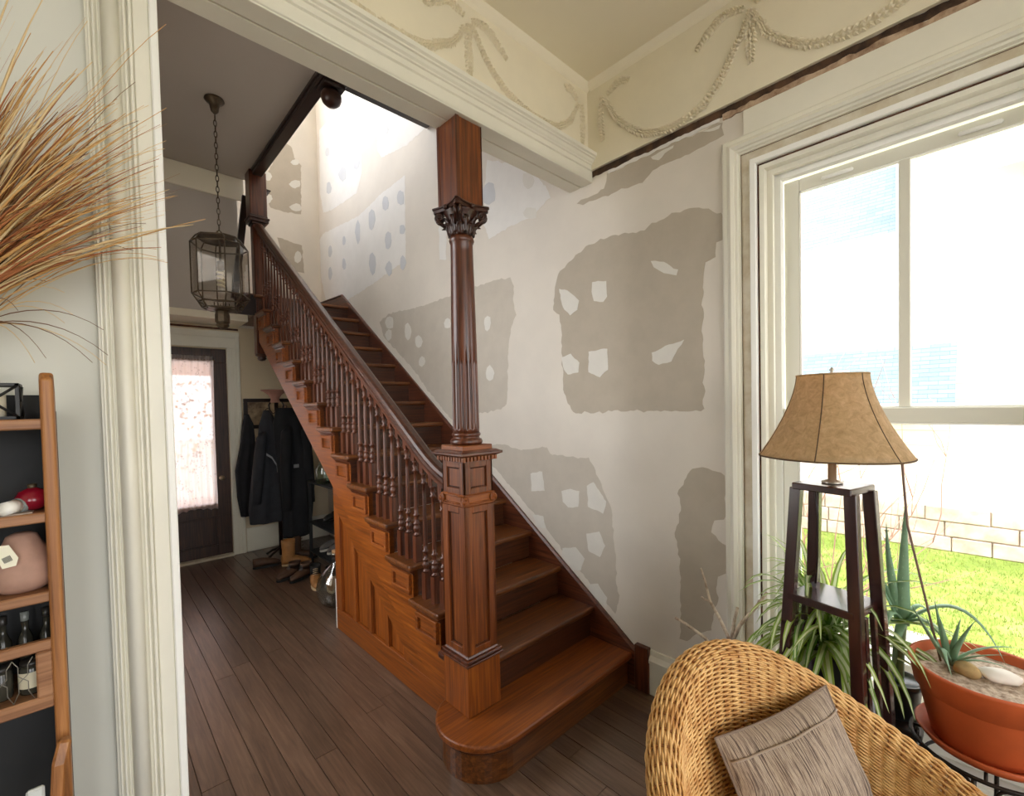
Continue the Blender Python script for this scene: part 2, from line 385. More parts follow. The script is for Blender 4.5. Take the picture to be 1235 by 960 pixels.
DABS_FAR=[[(1.670,4.333),(1.649,4.283),(1.624,4.267),(1.598,4.272),(1.590,4.307),(1.595,4.352),(1.628,4.371),(1.657,4.367)],
 [(1.666,4.073),(1.643,4.030),(1.616,4.003),(1.586,4.004),(1.577,4.047),(1.583,4.084),(1.620,4.114),(1.652,4.114)],
 [(1.987,4.347),(1.976,4.312),(1.926,4.275),(1.886,4.277),(1.853,4.305),(1.883,4.345),(1.929,4.381),(1.984,4.385)],
 [(1.986,4.067),(1.981,4.026),(1.926,4.002),(1.882,4.007),(1.852,4.029),(1.889,4.079),(1.930,4.099),(1.979,4.096)],
 [(1.976,3.463),(1.957,3.414),(1.925,3.378),(1.891,3.391),(1.889,3.445),(1.898,3.491),(1.930,3.528),(1.956,3.513)],
 [(1.978,4.603),(1.970,4.576),(1.935,4.550),(1.906,4.547),(1.882,4.570),(1.904,4.602),(1.937,4.627),(1.976,4.634)]]
# ------------------------------------------------------------------ the shell
def struct(o, label=None):
    o['kind'] = 'structure'
    if label: o['label'] = label
    return o
def wall_cells(axis, a, b, us, vs_, holes):
    """wall slab between a and b on an axis, spanning us x vs, with rectangular holes (u0,u1,v0,v1)"""
    m = MB()
    U = sorted(set([us[0], us[1]]+[h[k] for h in holes for k in (0, 1)])); V = sorted(set([vs_[0], vs_[1]]+[h[k] for h in holes for k in (2, 3)]))
    for i in range(len(U)-1):
        for j in range(len(V)-1):
            cu, cv = (U[i]+U[i+1])/2, (V[j]+V[j+1])/2
            if any(h[0] < cu < h[1] and h[2] < cv < h[3] for h in holes): continue
            if axis == 'X': m.box(a, b, U[i], U[i+1], V[j], V[j+1])
            elif axis == 'Y': m.box(U[i], U[i+1], a, b, V[j], V[j+1])
            else: m.box(U[i], U[i+1], V[j], V[j+1], a, b)
    return m
WX, FY, HC = 2.2, 5.8, 4.0          # right wall plane, far wall plane, hall ceiling
SOF = 2.892                         # underside of the cased beam
floor = struct(MB().box(-3.3, 2.42, -3.5, 6.0, -.12, -.006).build('floor', M['lath']), 'dark worn pine plank floor of hall and front room')
rnd = random.Random(3)
bw = .102; x = -.52
while x < WX-.001:
    x1 = min(x+bw, WX)
    y = -.6 - rnd.random()*1.5
    while y < FY:
        y1 = min(FY, y + rnd.uniform(1.3, 3.0))
        if FY-y1 < .5: y1 = FY
        if y1 > -.4:
            MB().box(x+.0018, x1-.0018, max(y, -.6)+.001, y1-.001, -.006, 0+rnd.uniform(-.0006, .0008)).build('plank', M['plank'], floor)
        y = y1
    x = x1

wall_right = struct(wall_cells('X', WX, WX+.22, (-3.5, 6.0), (-.12, 6.7), [(-.25, .71, .45, 2.622), (-2.4, -1.4, .6, 2.6)]).build('wall_right', M['plaster']), 'patched plaster wall beside the staircase and window')
wall_back = struct(wall_cells('Y', FY, FY+.2, (-1.0, 2.42), (-.12, 2.53), [(.2, 1.14, -.01, 2.28)]).build('wall_back', M['cream_wall']), 'cream wall with the back door under the landing')
wall_stair = struct(wall_cells('Y', FY, FY+.2, (-1.0, 2.42), (2.53, 6.7), [(0, 1.0, 4.65, 6.55)]).build('wall_landing', M['plaster']), 'patched plaster wall above the stair landing')
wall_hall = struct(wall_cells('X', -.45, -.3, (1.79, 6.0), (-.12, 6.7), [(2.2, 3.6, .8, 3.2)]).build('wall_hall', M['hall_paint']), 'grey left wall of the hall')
wall_front = struct(wall_cells('Y', 1.625, 1.79, (-3.3, .17), (-.12, 3.43), []).build('wall_front', M['wall_paint']), 'pale wall with shelf beside the cased opening')
wall_over = struct(wall_cells('Y', 1.65, 1.79, (-3.3, 2.42), (3.0, 6.7), []).build('wall_over_beam', M['plaster']), 'wall above the cased beam')
wall_left = struct(wall_cells('X', -3.3, -3.15, (-3.5, 1.7), (-.12, 3.6), []).build('wall_left', M['wall_paint']), 'left wall of the front room')
wall_rear = struct(wall_cells('Y', -3.5, -3.35, (-3.3, 2.42), (-.12, 3.6), [(-2.2, -.5, .5, 3.1), (.1, 1.8, .5, 3.1)]).build('wall_rear', M['wall_paint']), 'rear wall of the front room')
ceiling = struct(MB().box(-3.3, 2.42, -3.5, 1.65, 3.43, 3.6).build('ceiling', M['ceiling']), 'cream plaster ceiling of the front room')
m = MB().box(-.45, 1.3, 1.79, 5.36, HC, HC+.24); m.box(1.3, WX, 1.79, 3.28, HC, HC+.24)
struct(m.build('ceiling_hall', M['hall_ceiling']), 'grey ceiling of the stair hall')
struct(MB().box(-1, 2.42, 1.6, 6.0, 6.7, 6.8).build('ceiling_upstairs', M['ceiling']), 'ceiling above the stairwell')
struct(MB().box(-.3, 1.20, 5.36, 5.44, 2.602, HC).build('wall_bulkhead', M['hall_paint']), 'grey wall dropping from the hall ceiling above the back door')
struct(MB().box(-.3, 1.262, 5.36, FY, 2.53, 2.6).build('ceiling_soffit', M['ceiling']), 'low soffit above the back door')
struct(MB().prism([(5.36, 3.77), (5.348, 3.775), (5.345, 3.99), (5.36, 4.0)], -.3, 1.262, 'X').build('trim_cornice', M['ceiling']), 'pale band along the top of the hall wall')
# landing floor at the stair head
struct(MB().box(1.262, WX, 5.02, FY, 2.56, 2.72).build('landing', M['dark_x']), 'stair landing slab')

def irregular(poly, step=.02, amp=.006, seed=0):
    """add ragged, hand-troweled edges to a patch outline"""
    r = random.Random(seed); out = []
    n = len(poly)
    for i in range(n):
        a = Vector(poly[i]+(0,)); b = Vector(poly[(i+1) % n]+(0,))
        L = (b-a).length; k = max(1, int(L/step)); d = (b-a)/max(L, 1e-6); nn = Vector((-d.y, d.x, 0))
        for j in range(k):
            p = a+(b-a)*(j/k)
            q = p + nn*amp*mnoise.noise(Vector((p.x*22, p.y*22, seed*3.1))) + nn*amp*.6*(r.random()-.5)
            out.append((q.x, q.y))
    return out
def wall_patch(poly, axis, plane, t, name, mat, parent, seed, amp=.006):
    from mathutils.geometry import tessellate_polygon
    pts = irregular(poly, .02 if amp > .005 else .014, amp, seed)
    tri = tessellate_polygon([[Vector((p[0], p[1], 0)) for p in pts]])
    mk = (lambda u, v, d: (plane-d, u, v)) if axis == 'X' else (lambda u, v, d: (u, plane-d, v))
    n = len(pts); m = MB()
    vs = [mk(u, v, t) for u, v in pts]+[mk(u, v, -.002) for u, v in pts]
    fs = [tuple(f) for f in tri]+[(i, (i+1) % n, n+(i+1) % n, n+i) for i in range(n)]
    m.add(vs, fs)
    return m.build(name, mat, parent)
for i, p in enumerate(DRYWALL): wall_patch(p, 'X', WX, .0008, 'bare_drywall', M['drywall_pale' if i == 5 else ('drywall_mid' if i in (1, 2) else 'drywall')], wall_right, i, .013)
for i, p in enumerate(DRYWALL_PALE): wall_patch(p, 'X', WX, .0008, 'bare_drywall', M['drywall_pale'], wall_right, i+20, .011)
for i, p in enumerate(DABS): wall_patch(p, 'X', WX, .0022, 'compound_dab', M['compound'], wall_right, i+40, .006)
for i, p in enumerate(DABS_PALE): wall_patch(p, 'X', WX, .0022, 'compound_dab', M['compound_blue'], wall_right, i+80, .006)
for i, p in enumerate(DRYWALL_FAR): wall_patch(p, 'Y', FY, .0008, 'bare_drywall', M['drywall'], wall_stair, i+120, .011)
for i, p in enumerate(DABS_FAR): wall_patch(p, 'Y', FY, .0022, 'compound_dab', M['compound'], wall_stair, i+140, .008)

# cased beam over the opening
beam = struct(MB().box(.17, WX, 1.63, 1.79, SOF, 3.02).build('trim_beam', M['trim']), 'cream cased beam over the wide opening')
MB().box(.17, WX, 1.612, 1.692, SOF-.008, SOF+.004).build('soffit_board', M['trim'], beam, bevel=.002)
MB().box(.17, WX, 1.70, 1.782, SOF-.008, SOF+.004).build('soffit_board', M['trim'], beam, bevel=.002)
MB().prism([(1.64, SOF), (1.612, SOF), (1.612, 2.945), (1.604, 2.949), (1.604, 2.972), (1.597, 2.975), (1.597, 2.982), (1.588, 2.988), (1.582, 2.998), (1.574, 3.0), (1.574, 3.008), (1.564, 3.013), (1.562, 3.03), (1.64, 3.03)], -.1, WX, 'X').build('crown_moulding', M['trim'], beam)
frieze_beam = struct(MB().box(-3.2, WX, 1.625, 1.66, 3.02, 3.43).build('trim_frieze', M['frieze']), 'plaster frieze with garlands above the beam')
frieze_right = struct(MB().box(WX-.02, WX, -3.4, 1.625, 2.948, 3.43).build('trim_frieze', M['frieze']), 'plaster frieze with garlands above the window wall')
MB().prism([(1.625, 3.43), (1.625, 3.395), (1.612, 3.405), (1.59, 3.43)], -3.2, WX-.02, 'X').build('cove', M['ceiling'], frieze_beam)
MB().prism([(WX-.02, 3.43), (WX-.02, 3.395), (WX-.034, 3.405), (WX-.055, 3.43)], -3.4, 1.6, 'Y').build('cove', M['ceiling'], frieze_right)
# the torn-out picture rail: dark gap and ragged edges
gap = struct(wall_patch([(-3.3, 2.915), (1.61, 2.912), (1.61, 2.95), (-3.3, 2.95)], 'X', WX, .004, 'trim_gap', M['lath'], None, 5, .008), 'dark gap where a picture rail was torn off')
wall_patch([(-1.0, 2.885), (.865, 2.893), (.865, 2.918), (-1.0, 2.918)], 'X', WX, .006, 'torn_edge', M['torn'], gap, 9, .012)
wall_patch([(.88, 2.897), (1.5, 2.893), (1.5, 2.914), (.88, 2.914)], 'X', WX, .003, 'torn_edge', M['drywall_pale'], gap, 10, .008)

def garland(pts, axis, plane, parent, seed=0, width=.03):
    """plaster rope of overlapping leaves along a swag"""
    r = random.Random(seed); m = MB()
    P2 = [Vector(p) for p in pts]
    # resample with catmull-rom
    dense = []
    for i in range(len(P2)-1):
        p0, p1, p2, p3 = P2[max(i-1, 0)], P2[i], P2[i+1], P2[min(i+2, len(P2)-1)]
        for k in range(14):
            t = k/14
            dense.append(.5*((2*p1)+(p2-p0)*t+(2*p0-5*p1+4*p2-p3)*t*t+(3*p1-p0-3*p2+p3)*t**3))
    mk = (lambda u, v, d: Vector((plane-d, u, v))) if axis == 'X' else (lambda u, v, d: Vector((u, plane-d, v)))
    acc = 0; last = dense[0]; n = 0; L = sum((dense[i+1]-dense[i]).length for i in range(len(dense)-1)); run = 0
    for i in range(1, len(dense)):
        seg = dense[i]-dense[i-1]; acc += seg.length; run += seg.length
        if acc < .012: continue
        acc = 0; n += 1
        d = seg.normalized(); nn = Vector((-d.y, d.x)); w = width*(.75+.6*sin(pi*min(1, run/L)))
        for sgn in (-1, 0, 1):
            base = dense[i]+nn*sgn*w*.12
            dirv = (d*(.85)+nn*sgn*.75+nn*(r.random()-.5)*.4).normalized(); ln = w*(.75 if sgn else .6)*r.uniform(.8, 1.2); wd = ln*.28
            pp = Vector((-dirv.y, dirv.x))
            q = [base, base+dirv*ln*.5+pp*wd, base+dirv*ln, base+dirv*ln*.5-pp*wd, base+dirv*ln*.45]
            hts = [.001, .001, .003, .001, .014]
            vs = [mk(a.x, a.y, h) for a, h in zip(q, hts)]
            m.add(vs, [(0, 1, 4), (1, 2, 4), (2, 3, 4), (3, 0, 4)], False)
    return tag(m.build('plaster_garland', M['ornament'], parent), kind='stuff')
G = lambda l: [tuple(p) for p in l]
bp, wp = 1.625, WX-.02
for i, g in enumerate([[(1.31, 3.33), (1.366, 3.253), (1.44, 3.17), (1.529, 3.115), (1.62, 3.088), (1.714, 3.075), (1.83, 3.08), (1.925, 3.106), (2.02, 3.18), (2.09, 3.295)],
      [(1.29, 3.30), (1.23, 3.20), (1.159, 3.145), (1.058, 3.092), (.95, 3.075), (.811, 3.075), (.70, 3.1), (.58, 3.17), (.5, 3.29)],
      [(1.306, 3.33), (1.304, 3.2), (1.306, 3.07)], [(1.31, 3.33), (1.4, 3.345), (1.48, 3.31), (1.534, 3.27)], [(1.30, 3.33), (1.2, 3.35), (1.13, 3.31), (1.07, 3.27)],
      [(2.12, 3.33), (2.13, 3.2), (2.12, 3.08)], [(2.09, 3.30), (2.04, 3.345), (1.98, 3.34)]]):
    garland(g, 'Y', bp, frieze_beam, i)
for i, g in enumerate([[(1.5, 3.31), (1.46, 3.22), (1.4, 3.13), (1.294, 3.03), (1.2, 2.985), (1.1, 2.968), (.98, 2.985), (.91, 3.03), (.862, 3.076), (.81, 3.16), (.77, 3.227), (.734, 3.312)],
      [(.734, 3.312), (.69, 3.22), (.653, 3.15), (.531, 3.04), (.392, 2.995), (.244, 3.01), (.12, 3.08), (.02, 3.2), (-.03, 3.31)],
      [(.734, 3.31), (.735, 3.2), (.733, 3.08)], [(.74, 3.32), (.84, 3.345), (.92, 3.31), (.97, 3.27)], [(.73, 3.32), (.64, 3.345), (.55, 3.31), (.5, 3.27)],
      [(1.52, 3.34), (1.53, 3.2), (1.52, 3.08)], [(1.5, 3.31), (1.42, 3.35), (1.35, 3.33)]]):
    garland(g, 'X', wp, frieze_right, i+20)

# left casing of the opening: flats and rounds as on the photograph
casing = struct(MB().box(.03, .178, 1.60, 1.63, 0, 2.9).build('trim_casing', M['trim']), 'ivory moulded casing at the left of the opening')
cz = (0, 2.9)
for (a, b, yy, rnd_) in [(.034, .040, 1.592, 0), (.043, .049, 1.588, 0), (.052, .057, 1.594, 0), (.060, .098, 1.572, 1), (.104, .111, 1.59, 0), (.115, .123, 1.586, 0)]:
    if rnd_:
        r_ = (b-a)/2
        poly = [((a+b)/2+r_*cos(t), 1.60-.028*sin(t)) for t in [pi*k/10 for k in range(11)]]
    else:
        poly = [(a, 1.60), (a, yy+.002), (a+.002, yy), (b-.002, yy), (b, yy+.002), (b, 1.60)]
    MB().prism(poly, *cz, 'Z', smooth=bool(rnd_)).build('bead', M['trim'], casing)
MB().box(.125, .160, 1.594, 1.602, *cz).build('flat_board', M['trim'], casing, bevel=.002)
MB().box(.160, .179, 1.586, 1.79, *cz).build('jamb_board', M['white_trim'], casing, bevel=.003)  # whiter paint stands in for the light caught on this edge

# baseboard on the right wall and the dark block at the stair foot
bbp = [(WX, 0), (WX-.02, 0), (WX-.02, .17), (WX-.028, .175), (WX-.028, .19), (WX-.022, .2), (WX-.014, .215), (WX-.01, .24), (WX, .242)]
struct(MB().prism(bbp, .80, 1.277, 'Y').build('baseboard_right', M['trim']), 'white moulded baseboard between window and stairs')
struct(MB().box(1.3-.028, 2.19, FY-.018, FY, 0, .27).build('baseboard_back', M['trim'], bevel=.004), 'cream baseboard under the coats')
# ------------------------------------------------------------------ staircase
RI, TR, Y1 = .183, .257, 1.387
ty = lambda i: Y1+TR*(i-1)
nos = lambda y: RI*(1+(y-Y1)/TR)
stairs = thing('staircase', (1.75, 1.4, 0), 'dark oak staircase with turned balusters climbing along the patched plaster wall', 'staircase')
XS = 1.275                       # face of the outer string
# first, bull-nosed step
def bullnose(inset, yb=1.83):
    r = .222-inset; c = (1.287, 1.607)
    pts = [(WX-.004, ty(1)+inset)]
    pts += [(c[0]+r*cos(a), c[1]+r*sin(a)) for a in [(-90-180*k/18)*pi/180 for k in range(19)]]
    pts += [(WX-.004, yb)]
    return pts
MB().prism(bullnose(0), RI-.034, RI, 'Z').build('tread', M['oak_x'], stairs, bevel=.011, seg=3)  # lighter oak: light falling on the bottom step, put into its colour
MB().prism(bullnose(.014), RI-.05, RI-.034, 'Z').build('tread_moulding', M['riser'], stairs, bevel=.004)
MB().prism(bullnose(.03), .0, RI-.05, 'Z').build('riser', M['tread'], stairs)  # lighter than the risers above, its brighter lighting painted in
# treads and risers above
t_src = None
for i in range(2, 16):
    xl = 1.24 if i > 2 else 1.38
    if i == 2:
        MB().box(1.38, WX-.004, ty(2), ty(2)+.29, 2*RI-.032, 2*RI).build('tread', M['tread'], stairs, bevel=.011, seg=3)
        MB().box(1.24, 1.40, 1.815, ty(2)+.265, 2*RI-.032, 2*RI-.0005).build('tread_end', M['dark_y'], stairs, bevel=.008, seg=2)
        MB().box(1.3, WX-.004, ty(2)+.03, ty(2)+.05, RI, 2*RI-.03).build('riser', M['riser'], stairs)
    elif t_src is None:
        t_src = MB().box(1.24, WX-.004, 0, .288, -.032, 0).build('tread', M['tread'], stairs, bevel=.011, seg=3, loc=(0, ty(i), RI*i))
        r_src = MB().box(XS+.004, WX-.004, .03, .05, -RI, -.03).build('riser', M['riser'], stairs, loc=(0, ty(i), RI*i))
        c_src = MB().prism([(XS, -.06), (XS-.008, -.058), (XS-.012, -.048), (XS-.024, -.04), (XS-.026, -.032), (XS, -.032)], .014, .262, 'Y').build('tread_end_moulding', M['dark_y'], stairs, loc=(0, ty(i), RI*i))
    else:
        inst(t_src, 'tread', (0, ty(i), RI*i), stairs)
        inst(r_src, 'riser', (0, ty(i), RI*i), stairs)
        if i < 15: inst(c_src, 'tread_end_moulding', (0, ty(i), RI*i), stairs)
# framed bracket panels under each tread end
b_src = None
for i in range(2, 15):
    y0, y1, z0, z1 = .045, .245, -.175, -.06
    if b_src is None:
        m = MB(); w = .024
        m.box(XS-.018, XS, y0, y1, z1-w, z1); m.box(XS-.018, XS, y0, y1, z0, z0+w)
        m.box(XS-.018, XS, y0, y0+w, z0+w, z1-w); m.box(XS-.018, XS, y1-w, y1, z0+w, z1-w)
        m.box(XS-.003, XS, y0+w, y1-w, z0+w, z1-w)
        b_src = m.build('bracket_panel', M['oak_y'], stairs, bevel=.002, loc=(0, ty(3), RI*3))
    elif i != 3:
        if i == 2: continue
        inst(b_src, 'bracket_panel', (0, ty(i), RI*i), stairs)
# cut outer string
poly = []
for i in range(2, 15):
    ya = max(ty(i)+.03, 1.80)
    poly += [(ya, RI*i-.032), (ty(i+1)+.03, RI*i-.032)]
OFF = .49
yb = 5.02
poly = [(1.80, .0)] + poly + [(yb, RI*14-.03), (yb, nos(yb)-OFF), (1.83, max(0, nos(1.83)-OFF))]
MB().prism(poly, XS, XS+.03, 'X').build('outer_string', M['oak_slope'], stairs)
# soffit under the flight
MB().prism([(3.27, nos(3.27)-OFF+.01), (yb, nos(yb)-OFF+.01), (yb, nos(yb)-OFF+.03), (3.27, nos(3.27)-OFF+.03)], XS+.03, WX-.002, 'X').build('soffit', M['black_oak'], stairs)
# panelled spandrel below the string
zl = lambda y: nos(y)-OFF
MB().prism([(1.84, 0), (3.27, 0), (3.27, zl(3.27)+.01), (1.84, .01)], XS+.026, XS+.045, 'X').build('spandrel_board', M['oak_z'], stairs)
MB().box(XS+.0015, XS+.026, 1.84, 3.27, 0, .15).build('bottom_rail', M['oak_y'], stairs, bevel=.003)
MB().prism([(2.03, .1495), (2.212, .1495), (3.27, zl(3.27)-.13), (3.27, zl(3.27)-.0005)], XS+.0005, XS+.026, 'X').build('raking_rail', M['oak_slope'], stairs)
for (a, b) in [(3.18, 3.27), (2.945, 2.985), (2.715, 2.755), (2.495, 2.535), (1.86, 2.30)]:
    MB().prism([(a, .15), (b, .15), (b, max(.151, zl(b)-.128)), (a, max(.151, zl(a)-.128))], XS+.001, XS+.026, 'X').build('stile', M['oak_z'], stairs, bevel=.003)
MB().box(XS-.001, XS+.03, 3.271, 3.279, 0, .36).build('end_edge', M['white_trim'], stairs)
# wall string (skirting) with its moulded top edge
k = RI/TR
top = lambda y: nos(y)+.035
MB().prism([(1.36, .0), (1.36, top(1.36)+.015), (5.15, top(5.15)), (FY-.004, 2.93), (FY-.004, 2.70), (5.3, 2.70), (1.75, 0)], WX-.016, WX-.003, 'X').build('wall_string', M['dark_y'], stairs, bevel=.002)
MB().sweep([(-.012, 0), (.012, 0), (.012, .012), (-.004, .014)], [(WX-.014, 1.37, top(1.37)), (WX-.014, 5.16, top(5.16)), (WX-.014, FY-.005, 2.93)], (1, 0, 0)).build('string_moulding', M['dark_y'], stairs)
MB().box(WX-.034, WX-.001, 1.278, 1.362, 0, .252).build('string_block', M['dark_z'], stairs, bevel=.003)
MB().box(1.3, WX-.004, FY-.02, FY-.004, 2.74, 2.93).build('landing_skirting', M['dark_x'], stairs)
MB().box(XS, WX-.004, 5.04, FY-.004, 2.72, 2.745).build('landing_board', M['oak_x'], stairs)
# handrail
BX = 1.318
RO = .635
rail_z = lambda y: nos(y)+RO
path = []
yend = 1.79; ye = 2.16
zend = rail_z(yend)+.095
for kk in range(11):
    t = kk/10; y = yend+(ye-yend)*t
    # ease from level into the rake
    s_ = (RI/TR)
    h00 = 2*t**3-3*t**2+1; h10 = t**3-2*t**2+t; h01 = -2*t**3+3*t**2; h11 = t**3-t**2
    z = h00*zend+h10*0.08*(ye-yend)+h01*rail_z(ye)+h11*s_*(ye-yend)
    path.append((BX, y, z))
path += [(BX, 3.2, rail_z(3.2)), (BX, 4.2, rail_z(4.2)), (BX, 5.06, rail_z(5.06))]
rp = [(-.018, -.034), (.018, -.034), (.03, -.022), (.036, -.008), (.028, .0), (.036, .008), (.038, .02), (.03, .032), (.014, .04), (-.014, .04), (-.03, .032), (-.038, .02), (-.036, .008), (-.028, 0), (-.036, -.008), (-.03, -.022)]
rp2 = [(u, v) for u, v in rp]
MB().sweep(rp2, path, (1, 0, 0)).build('handrail', M['rail'], stairs)
MB().sweep([(-.02, -.05), (.02, -.05), (.02, -.03), (-.02, -.03)], path, (1, 0, 0)).build('rail_fillet', M['dark_y'], stairs)
# balusters: three lengths, one of each per tread
def baluster_mesh(H):
    m = MB()
    b0 = .145; q = .0185
    m.box(-q, q, -q, q, 0, b0)
    kf = 1.22
    prof = [(.008, b0), (.0155, b0+.004), (.0155, b0+.010), (.009, b0+.014), (.0125, b0+.026), (.016, b0+.040), (.013, b0+.054), (.0085, b0+.062), (.015, b0+.066), (.0155, b0+.072), (.009, b0+.078),
            (.0105, b0+.092), (.0085, b0+.108), (.015, b0+.112), (.015, b0+.119), (.0088, b0+.124), (.0105, b0+.15), (.0082, H-.20), (.0075, H-.155), (.0135, H-.150), (.0135, H-.143), (.008, H-.138), (.0125, H-.122), (.008, H-.106), (.0135, H-.101), (.0135, H-.094), (.009, H-.09)]
    m.lathe([(r_*kf, z) for r_, z in prof], 12)
    m.box(-q*.9, q*.9, -q*.9, q*.9, H-.092, H)
    return m
offs = (.045, .131, .217)
src = []
for kq, d in enumerate(offs):
    H = RO-.035+d*RI/TR+.012
    src.append((H, None))
bsrc = [None]*3
for i in range(2, 15):
    for kq, d in enumerate(offs):
        if i == 2 and kq < 2: continue
        loc = (BX, ty(i)+d, RI*i)
        extra = 0
        if bsrc[kq] is None:
            H = RO-.035+d*RI/TR+.012
            if i == 2:
                baluster_mesh(H+.05).build('baluster', M['dark_z'], stairs, loc=loc); continue
            bsrc[kq] = baluster_mesh(H+.012 if i == 3 else H).build('baluster', M['dark_z'], stairs, loc=loc)
        else:
            inst(bsrc[kq], 'baluster', loc, stairs)
# landing newel that drops below the string, with its upper box
PX, PY = 1.318, 5.11
ln = MB().box(PX-.052, PX+.052, PY-.052, PY+.052, 2.17, 3.46).build('landing_newel', M['dark_z'], stairs, bevel=.006)
MB().lathe([(.05, 2.172), (.058, 2.165), (.058, 2.15), (.035, 2.14), (.044, 2.125), (.03, 2.108), (.005, 2.1)], 16, (PX, PY, 0)).build('drop_finial', M['carved'], ln)
MB().box(PX-.078, PX+.078, PY-.078, PY+.078, 3.54, 3.985).build('upper_box', M['dark_z'], ln, bevel=.006)
m = MB()
for a, h0, h1 in [(.066, 3.46, 3.48), (.086, 3.48, 3.51), (.094, 3.51, 3.53), (.08, 3.53, 3.55)]: m.box(PX-a, PX+a, PY-a, PY+a, h0, h1)
m.build('cap_moulding', M['carved'], ln, bevel=.004)
MB().prism([(PX+.075, 3.80), (PX+.115, 3.815), (PX+.12, 3.828), (PX+.075, 3.832)], PY-.07, PY+.07, 'Y').build('box_moulding', M['black_oak'], ln)
MB().box(1.08, XS+.03, 5.03, 5.06, 2.545, 2.745).build('landing_fascia', M['black_oak'], stairs, bevel=.004)
MB().sweep([(-.02, -.03), (.02, -.03), (.02, .03), (-.02, .03)], [(1.13, 5.28, 2.74), (1.262, 5.28, 3.80)], (0, 1, 0)).build('raking_board', M['black_oak'], stairs)

# ------------------------------------------------------------------ stairwell edge trim and ceiling pendant
tw = struct(MB().box(1.272, 1.36, 3.28, 5.2, 3.935, 4.02).build('trim_stairwell', M['black_oak'], bevel=.006), 'near-black oak trim along the stairwell edge of the hall ceiling')
MB().box(1.262, 1.286, 3.28, 5.2, 3.965, 3.999).build('edge_bead', M['black_oak'], tw, bevel=.006)
MB().box(1.3, WX-.004, 3.26, 3.33, 3.97, 4.03).build('cross_trim', M['black_oak'], tw, bevel=.005)
pd = thing('ceiling_pendant', (1.37, 3.30, 3.95), 'dark oak box pendant with round drop at the stairwell ceiling edge by the beam', 'pendant')
MB().box(1.275, 1.46, 3.21, 3.39, 3.93, 3.998).build('pendant_box', M['black_oak'], pd, bevel=.008)
MB().box(1.29, 1.445, 3.225, 3.375, 3.90, 3.93).build('pendant_moulding', M['black_oak'], pd, bevel=.006)
MB().lathe([(.03, 3.905), (.055, 3.895), (.07, 3.87), (.072, 3.845), (.062, 3.815), (.04, 3.795), (.012, 3.788), (.002, 3.787)], 22, (1.367, 3.30, 0)).build('round_drop', M['carved'], pd)

# ------------------------------------------------------------------ newel and column
NX, NY = 1.30, 1.705
nw = thing('newel_column', (NX, NY, RI), 'tall oak newel on the bottom step with panelled pedestal, fluted column and carved capital under the beam', 'column')
def sq(m, a, z0, z1, a1=None):
    a1 = a if a1 is None else a1
    return m.add([(NX-a, NY-a, z0), (NX+a, NY-a, z0), (NX+a, NY+a, z0), (NX-a, NY+a, z0), (NX-a1, NY-a1, z1), (NX+a1, NY-a1, z1), (NX+a1, NY+a1, z1), (NX-a1, NY+a1, z1)],
                 [(3, 2, 1, 0), (4, 5, 6, 7), (0, 1, 5, 4), (1, 2, 6, 5), (2, 3, 7, 6), (3, 0, 4, 7)])
sq(MB(), .096, RI, .425).build('plinth', M['oak_z'], nw, bevel=.003)
m = MB(); sq(m, .108, .418, .43); sq(m, .1, .43, .44); sq(m, .104, .44, .447); sq(m, .092, .447, .458, .086); m.build('base_moulding', M['dark_x'], nw, bevel=.003, seg=2)
sq(MB(), .074, .455, 1.345).build('pedestal', M['newel'], nw)
def face_frames(z0, z1, w, depth, name, mat):
    """stiles and rails proud of the pedestal on all four faces, leaving a sunk panel"""
    a = .074
    for q in range(4):
        R_ = Matrix.Translation((NX, NY, 0)) @ Matrix.Rotation(q*pi/2, 4, 'Z')
        m = MB()
        m.box(-a-depth, -a+w, -a-depth, -a, z0, z1, R_); m.box(a-w, a+depth, -a-depth, -a, z0, z1, R_)
        m.box(-a+w, a-w, -a-depth, -a, z0, z0+w, R_); m.box(-a+w, a-w, -a-depth, -a, z1-w, z1, R_)
        o = m.build(name, mat, nw, bevel=.0015)
        # rope bead round the sunk panel
        pts = []
        i0 = a-w-.004; nb = 0; m2 = MB()
        def bead(px, pz):
            m2.lathe([(.0005, -.003), (.003, 0), (.0005, .003)], 6, M=R_ @ Matrix.Translation((px, -a-.003, pz)))
        zz = z0+w+.004
        while zz < z1-w-.003:
            bead(-i0, zz); bead(i0, zz); zz += .0085
        xx = -i0+.0085
        while xx < i0-.004:
            bead(xx, z0+w+.004); bead(xx, z1-w-.004); xx += .0085
        m2.build('panel_bead', M['carved'], o)
face_frames(.458, 1.135, .03, .014, 'panel_frame', M['newel'])
face_frames(1.192, 1.338, .026, .010, 'upper_panel_frame', M['newel'])
m = MB(); sq(m, .085, 1.135, 1.192); sq(m, .088, 1.138, 1.146); sq(m, .088, 1.182, 1.19); m.build('scroll_band', M['oak_x'], nw, bevel=.002)
for q in range(4):
    R_ = Matrix.Translation((NX, NY, 0)) @ Matrix.Rotation(q*pi/2, 4, 'Z')
    m = MB()
    for sx in (-1, 1):
        pts = []
        for kk in range(26):
            t = kk/25; an = sx*(t*2.2*2*pi)+pi/2; r_ = .021*(1-.8*t)
            pts.append((sx*.083+r_*cos(an), -.0915, 1.164+r_*sin(an)))
        m.tube(pts, .0038, 6, M=R_)
        m.lathe([(.0, -.006), (.007, -.004), (.007, .004), (0, .006)], 10, M=R_ @ Matrix.Translation((sx*.083, -.091, 1.164)) @ Matrix.Rotation(pi/2, 4, 'X'))
    m.tube([(-.083, -.0915, 1.185), (.083, -.0915, 1.185)], .0038, 6, M=R_)
    m.tube([(-.06, -.0915, 1.152), (.06, -.0915, 1.152)], .003, 6, M=R_)
    m.build('scroll_volute', M['oak_x'], nw)
m = MB()
